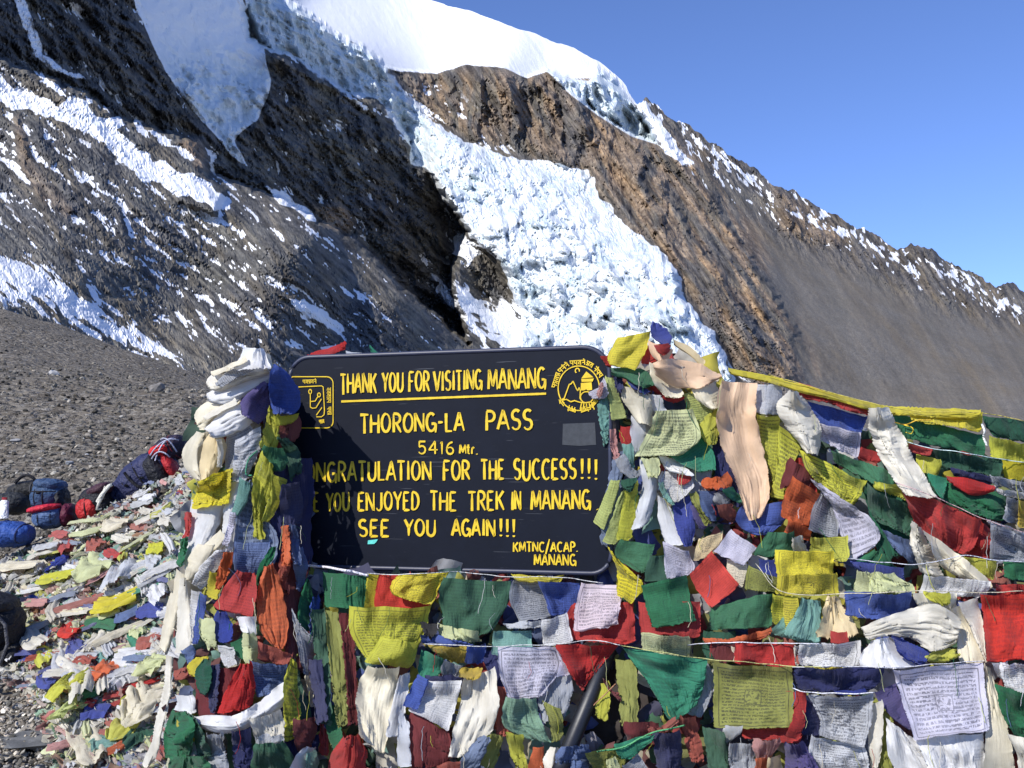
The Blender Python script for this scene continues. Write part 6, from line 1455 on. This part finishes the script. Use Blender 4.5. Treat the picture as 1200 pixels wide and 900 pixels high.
# ------------------------------------------------ cords
M_STRING = M_CORD
def cord(pts_, rg, label, colr=(.7, .7, .68), r_=.0014, off=.004, name='flag_string'):
    q = crom(pp(pts_, rg), 40); q[:, 1] += .9 * _grad_noise(q[:, 0] / 22, q[:, 1] / 22, 77)
    Yc = beneath(q[:, 0], q[:, 1]); Yc = smooth2(np.repeat(Yc[:, None], 3, 1), 6)[:, 1] - off
    p = P(q[:, 0], q[:, 1], Yc); o_ = p[0].copy(); o = tube_mesh(name, p - o_, r_, M_STRING, None, 5, colr); o.location = tuple(o_)
    return props(o, label, 'string')
cord('60,62 160,75 250,95', 'G', 'white rope tied under the lower left corner of the sign', (.7, .68, .75), .005)
cord('245,88 400,90 520,82 700,98 860,100 1000,118', 'G', 'white string carrying the flags right under the sign')
cord('430,312 560,318 660,320 860,312 960,300 1055,316', 'G', 'white string carrying the lavender flag and draped red triangle')
cord('88,438 250,465 412,490 560,502 732,516 860,520', 'E', 'yellow green string carrying the big jade and olive yellow flags', (.5, .5, .2))
cord('340,436 400,430 520,428 740,432 836,430', 'E', 'white string above the large olive yellow flag', (.75, .75, .8), .0016)
cord('0,838 100,822 160,790 215,765 330,740', 'E', 'green string slanting across the bottom below the jade flag', (.10, .35, .15), .003)
cord('-120,70 0,190 300,192 560,182 800,188 969,180', 'F', 'cord under the citron panels and royal blue flag', (.6, .55, .4))
cord('30,490 240,488 430,492 610,478 805,465', 'F', 'cord carrying the navy flag and big white printed flag', (.6, .6, .65))
cord('30,575 90,592 240,598 362,596', 'F', 'white cord carrying the grey printed flag', (.7, .7, .75), .0018)
cord('0,60 250,132 520,195 800,205 964,236', 'D', 'topmost string running out to the right edge', (.6, .5, .1))
cord('520,312 620,340 720,352 885,382 964,390', 'D', 'pale blue string below the long green flag', (.6, .75, .75))
cord('300,755 560,775 740,742 870,762 964,765', 'D', 'pale string under the pointed lavender flag', (.6, .62, .7))
cord('480,468 640,525 800,600 964,655', 'D', 'string carrying the translucent red flag', (.6, .4, .4))
cord('805,245 815,275 812,300 825,330', 'D', 'short white knotted cord at the right end of the yellow roll', (.8, .8, .78), .004)
cord('478,240 520,250 560,235 615,230', 'D', 'loose orange yarn on the long green flag', (.7, .45, .05), .002)
cord('510,250 545,265 540,285 520,280', 'D', 'loop of yellow yarn right of the long ivory scarf', (.7, .55, .05), .002)
cord('420,445 385,480 375,540 400,545', 'A', 'dark green cord loop on the left column', (.05, .2, .12), .003)
cord('1040,440 960,520 900,590 940,540', 'G', 'brown twine tied round the leaning strut', (.35, .18, .1), .002)

# loose threads and frayed ends hanging everywhere in the cloth
rt = np.random.default_rng(333); tv, tf, tcol = [], [], []
for i in range(170):
    x, y = rt.uniform(200, 1230), rt.uniform(410, 900)
    if sdpoly(np.array([x]), np.array([y]), REGION)[0] < 4: continue
    Ln = rt.uniform(12, 46); m_ = 9; t_ = np.linspace(0, 1, m_); dx = rt.normal(0, 7); cv = rt.normal(0, 2.5)
    qx = x + dx * t_ + cv * np.sin(t_ * 3.1) + rt.normal(0, .5, m_); qy = y + Ln * t_ * (1 - .15 * abs(cv) / 6)
    Yc = beneath(qx, qy); Yc = np.convolve(np.pad(Yc, 2, mode='edge'), np.ones(5) / 5, 'valid') - .008
    p_ = P(qx, qy, Yc); w_ = rt.uniform(.0006, .0013)
    a_ = p_ + [w_, 0, 0]; b_ = p_ + [-w_, 0, 0]; c_ = p_ + [0, -w_, w_]
    base = len(tv) * 1; nb = sum(len(q) for q in tv); tv.append(np.stack([a_, b_, c_], 1).reshape(-1, 3))
    for k in range(m_ - 1):
        for (u0, u1) in ((0, 1), (1, 2), (2, 0)): tf.append([nb + 3 * k + u0, nb + 3 * k + u1, nb + 3 * k + 3 + u1, nb + 3 * k + 3 + u0])
    cc_ = np.array(COL[rt.choice(['ivory', 'white', 'palelime', 'red', 'green', 'denim', 'citron', 'grey', 'cream'])]); tcol.append(np.repeat(cc_[None], 3 * m_, 0))
props(mesh_np('loose_threads', np.concatenate(tv), np.array(tf), [M_CLOTH], True, col=np.concatenate(tcol)), 'loose threads and frayed ends hanging from the prayer flags', 'threads', None, 'stuff')

# ------------------------------------------------ the heap of rags on the ground
M_HEAP = M_CLOTH
r_ = np.random.default_rng(91)
HEAPR = [(-40, 668), (0, 668), (60, 636), (100, 618), (160, 592), (215, 558), (260, 560), (260, 1000), (78, 1000), (72, 905), (62, 850), (14, 800), (-5, 790), (-60, 820), (-200, 780), (-200, 700)]
HC = ['ivory', 'ivory', 'white', 'cream', 'cream', 'palegrey', 'grey', 'grey', 'palegrey', 'palegrey', 'palelime', 'palelime', 'lime', 'citron', 'green', 'teal', 'bottle', 'sage', 'denim', 'royal', 'greyblue', 'brick', 'red', 'pink', 'maroon', 'brown']
def heap_basis(pos, r):
    n = len(pos); e = .12
    gx = (ground_z(pos[:, 0] + e, pos[:, 1], False) - ground_z(pos[:, 0] - e, pos[:, 1], False)) / (2 * e)
    gy = (ground_z(pos[:, 0], pos[:, 1] + e, False) - ground_z(pos[:, 0], pos[:, 1] - e, False)) / (2 * e)
    T3 = np.stack([-gx, -gy, np.ones(n)], -1) + r.normal(0, .25, (n, 3)); T3 /= np.linalg.norm(T3, axis=1)[:, None]
    T1 = np.cross(T3, [[0, 1., 0]]); T1 /= np.linalg.norm(T1, axis=1)[:, None]; return T1, np.cross(T3, T1), T3
n = 15000
px = r_.uniform(-200, 262, n); py = r_.uniform(552, 1000, n)
k_ = sdpoly(px, py, HEAPR) > r_.uniform(-9, 4, n); px, py = px[k_], py[k_]; n = len(px)
pos = ground_hit(px, py); pos[:, 2] += r_.uniform(.0, .075, n)
T1, T2, T3 = heap_basis(pos, r_)
cols = pick_cols(HC, n, r_, .2); dusty = r_.uniform(.15, .85, (n, 1)); cols = cols * (1 - dusty) + np.array([.46, .44, .39]) * dusty
emit_rags('rag_heap', 'heap of weathered prayer flags and scarves covering the ground left of the sign', pos, r_.uniform(.03, .075, n), T1, T2, T3, cols, 92, 'prayer flags', 8, True)
CNAME = {'white': 'white', 'ivory': 'ivory', 'cream': 'cream', 'yellow': 'yellow', 'citron': 'citron', 'lime': 'lime', 'palelime': 'pale lime', 'green': 'green', 'darkgreen': 'dark green', 'blue': 'blue', 'royal': 'royal blue', 'navy': 'navy',
         'red': 'red', 'brick': 'brick red', 'pink': 'faded pink', 'orange': 'orange', 'teal': 'teal', 'greyblue': 'blue grey', 'palegrey': 'pale grey', 'scarlet': 'bright red', 'denim': 'slate blue', 'jade': 'jade green', 'peach': 'peach'}
def ground_rag(colr, px, py, L_, W_, ang, label=None, group=None, seed=0, hgt=.22, printed=False, silk=False):
    """crumpled cloth lying on the heap; L_, W_ in photo pixels, ang = direction of its long side in the photo"""
    r = np.random.default_rng(5000 + seed)
    pos = ground_hit([px], [py]); T1, T2, T3 = [t[0] for t in heap_basis(pos, np.random.default_rng(1))]
    pos = pos[0]; m_ = pos[1] / F; nu, nv = 22, 34
    u, v = np.meshgrid(np.linspace(-1, 1, nu), np.linspace(-1, 1, nv))
    fo = np.abs(np.sin(u * r.uniform(2.6, 4.5) + r.uniform(0, 6) + .9 * _grad_noise(v * 1.3, u, seed)))
    tap = 1 - .25 * np.abs(v) ** 3 + .25 * _grad_noise(v * 1.2 + 5, v * 0, seed + 1)
    lx = v * L_ * .5 + 2.5 * fbm(u * 1.3 + seed, v * .7, 2, seed); ly = u * tap * W_ * .5 + .22 * W_ * np.sin(v * r.uniform(1, 2.5) + r.uniform(0, 6))
    lz = W_ * hgt * (fo * .9 + .6 * (1 - u ** 2) - .5 * ridged(u * 1.1, v * 1.8, 3, seed + 3))
    lz = lz - lz.min()
    Wl = np.stack([lx, -lz, ly * 1.9], -1)
    Wl = relax(Wl, np.zeros_like(lx), Wl.copy(), it=16, grow=1.05, grav=0)
    lx, lz, ly = Wl[..., 0], -Wl[..., 1], Wl[..., 2] / 1.9
    a = math.radians(ang); ca, sa = math.cos(a), math.sin(a)
    fs = 1.9                                                       # ground is seen at a slant: undo the foreshortening
    ex = lx * ca + ly * sa; ey = (-lx * sa + ly * ca) * fs * -1
    W = m_ * (ex[..., None] * T1 + (-ey)[..., None] * T2 * 1.0 + lz[..., None] * T3) + T3 * .075
    o = mesh_np('ceremonial_scarf' if silk else ('cloth_rag' if group else 'prayer_flag'), W.reshape(-1, 3), grid_faces(nv, nu), [M_PRINT if printed else M_CLOTH], True, uv=np.stack([(u + 1) / 2, (v + 1) / 2], -1).reshape(-1, 2), col=np.ones((nu * nv, 3)))
    o.location = tuple(pos); k = r.uniform(0, .45) if group else r.uniform(0, .2); o.color = (*[c + (q_ - c) * k for c, q_ in zip(COL[colr], (.46, .44, .39))], 1)
    return props(o, label, 'scarf' if silk else ('rag' if group else 'prayer flag'), group)
# remembered pieces, in pixels of the 3.4636x view of the lower left
for i, (c, x, y, l, w_, a, lab, sk_) in enumerate([
    ('citron', 255, 165, 110, 46, 20, 'citron flag streaming over the heap above the black shadow', 0), ('green', 150, 180, 50, 22, 20, 'green flag end left of the streaming citron one', 0),
    ('cream', 95, 135, 150, 40, 20, 'long cream scarf on the upper left of the heap', 1), ('palelime', 400, 150, 130, 70, 30, 'pale lime scarf with fan folds in the upper heap', 1),
    ('palegrey', 490, 170, 110, 80, 50, 'pale grey scarf with fan folds near the outer cream scarf', 1), ('red', 285, 30, 90, 40, 35, 'red flag near the top of the heap left part', 0),
    ('brick', 400, 35, 60, 40, 20, 'dusty brick red rag right of the top red flag', 0), ('citron', 655, 35, 50, 45, -10, 'small olive yellow rag at the top of the heap beside the column', 0),
    ('royal', 250, 95, 45, 40, 60, 'dark blue rag left of the fan folded scarves', 0), ('cream', 480, -45, 110, 46, 30, 'butter cream cloth lying smooth near the heap crest', 1),
    ('citron', 460, -50 + 35, 0, 0, 0, '', 0),
    ('teal', 470, 60, 60, 30, -20, 'teal flag near the top right of the heap', 0), ('palegrey', 640, 95, 70, 40, 30, 'pale grey rag beside the column foot in the upper heap', 0),
    ('yellow', 495, 270, 120, 60, -5, 'bright yellow flag below the shadow band in the middle of the heap', 0), ('red', 425, 290, 70, 34, 0, 'red flag left of the bright yellow one below the shadow band', 0),
    ('denim', 530, 318, 60, 34, -30, 'slate blue flag right of the bright yellow one', 0), ('royal', 630, 300, 80, 44, 0, 'royal blue crumpled rag near the column in the middle heap', 0),
    ('green', 425, 355, 110, 44, 0, 'green flag below the red one in the middle of the heap', 0), ('scarlet', 300, 388, 80, 40, 30, 'bright red rag at the left of the middle heap', 0),
    ('white', 650, 240, 90, 50, 30, 'white scarf in sun above the royal blue crumpled rag', 1), ('jade', 575, 405, 120, 30, 25, 'long jade green flag slanting in the middle heap', 0),
    ('citron', 175, 505, 110, 40, 35, 'citron flag at the left edge of the lower heap', 0), ('ivory', 150, 455, 110, 40, 25, 'ivory scarf above the lower left citron flag', 1),
    ('white', 590, 480, 150, 50, -5, 'white crumpled scarf near the column in the lower heap', 1), ('royal', 330, 465, 60, 40, 20, 'royal blue rag in the centre of the lower heap', 0),
    ('ivory', 400, 440, 70, 60, 70, 'ivory cloth tent shaped in the centre of the heap', 1), ('teal', 420, 505, 60, 34, 10, 'teal rag below the ivory tent shaped cloth', 0),
    ('orange', 435, 575, 60, 60, 50, 'orange crumpled rag in the lower heap', 0), ('brick', 350, 545, 60, 30, 0, 'brick red rag left of the orange crumpled one', 0),
    ('royal', 200, 625, 70, 34, 15, 'royal blue flag at the left of the lower heap beside the rubble', 0), ('ivory', 310, 625, 220, 60, 40, 'long ivory scarf falling towards the dark slab', 1),
    ('palegrey', 290, 590, 200, 40, 40, 'pale grey scarf beside the long ivory one above the slab', 1), ('white', 520, 610, 60, 60, -60, 'small white cloth below the orange crumpled rag', 1),
    ('citron', 345, 650, 60, 110, 60, 'citron cloth hanging down the heap right of the slab', 0), ('lime', 310, 740, 50, 80, 50, 'lime tuft below the citron cloth right of the slab', 0),
    ('green', 385, 675, 60, 36, 10, 'green rag beside the citron cloth', 0), ('royal', 390, 745, 70, 50, -10, 'dark blue rag below the green rag right of the slab', 0),
    ('cream', 610, 680, 120, 110, 10, 'large smooth cream cloth at the foot of the left column', 1), ('palelime', 630, 580, 60, 60, 40, 'pale lime cloth above the large smooth cream one', 0),
    ('red', 500, 640, 80, 30, -15, 'red rag left of the large smooth cream cloth', 0), ('brick', 430, 760, 90, 26, 20, 'dusty red strip right of the dark blue rag', 0),
    ('citron', 515, 800, 80, 60, 10, 'citron rag near the bottom edge of the heap', 0), ('darkgreen', 570, 845, 70, 60, -40, 'dark green rag near the bottom edge beside the citron one', 0),
    ('orange', 520, 870, 90, 30, -25, 'orange brown strip at the bottom edge of the heap', 0), ('cream', 370, 840, 200, 90, 25, 'broad cream scarf at the bottom edge right of the pale stone', 1),
    ('teal', 420, 880, 60, 50, -40, 'dark teal rag on the broad cream scarf at the bottom', 0), ('brick', 630, 420, 70, 40, 0, 'brick red rag touching the outer cream scarf', 0),
    ('palelime', 530, 450, 120, 24, 5, 'pale lime strip above the white crumpled scarf', 0)]):
    if l == 0: continue
    ox, oy, sc_ = CROP['H']; ground_rag(c, ox + x / sc_, oy + y / sc_, l / sc_ * 1.35, w_ / sc_ * 1.5, a, lab, None, i, silk=bool(sk_))
def heap_place(x, y):
    if y < np.interp(x, *zip(*CREST)) + 38: return 'along the crest of the heap below the bags'
    if x > 165: return 'in the heap right beside the scarf column'
    if x < 70 and y < 800: return 'in the heap close to the black rucksack'
    if y > 820: return 'at the bottom of the heap near the dark slab'
    if y < 700: return 'in the upper heap of weathered flags'
    if y < 760: return 'in the middle of the heap of weathered flags'
    return 'in the lower heap of weathered flags'
cnt = 0
while cnt < 190:
    x = r_.uniform(-20, 215); y = r_.uniform(560, 905)
    if sdpoly(np.array([x]), np.array([y]), HEAPR)[0] < 5: continue
    c = r_.choice(['ivory', 'white', 'palegrey', 'palelime', 'red', 'brick', 'pink', 'teal', 'jade', 'royal', 'greyblue', 'citron', 'cream'], p=[.22, .12, .17, .10, .04, .06, .04, .04, .03, .03, .04, .03, .08])
    ground_rag(c, x, y, r_.uniform(16, 50), r_.uniform(5, 12), r_.uniform(-30, 60), f'small {CNAME[c]} rag crumpled {heap_place(x, y)}', f'small {CNAME[c]} rags {heap_place(x, y)}', 100 + cnt, hgt=.34); cnt += 1
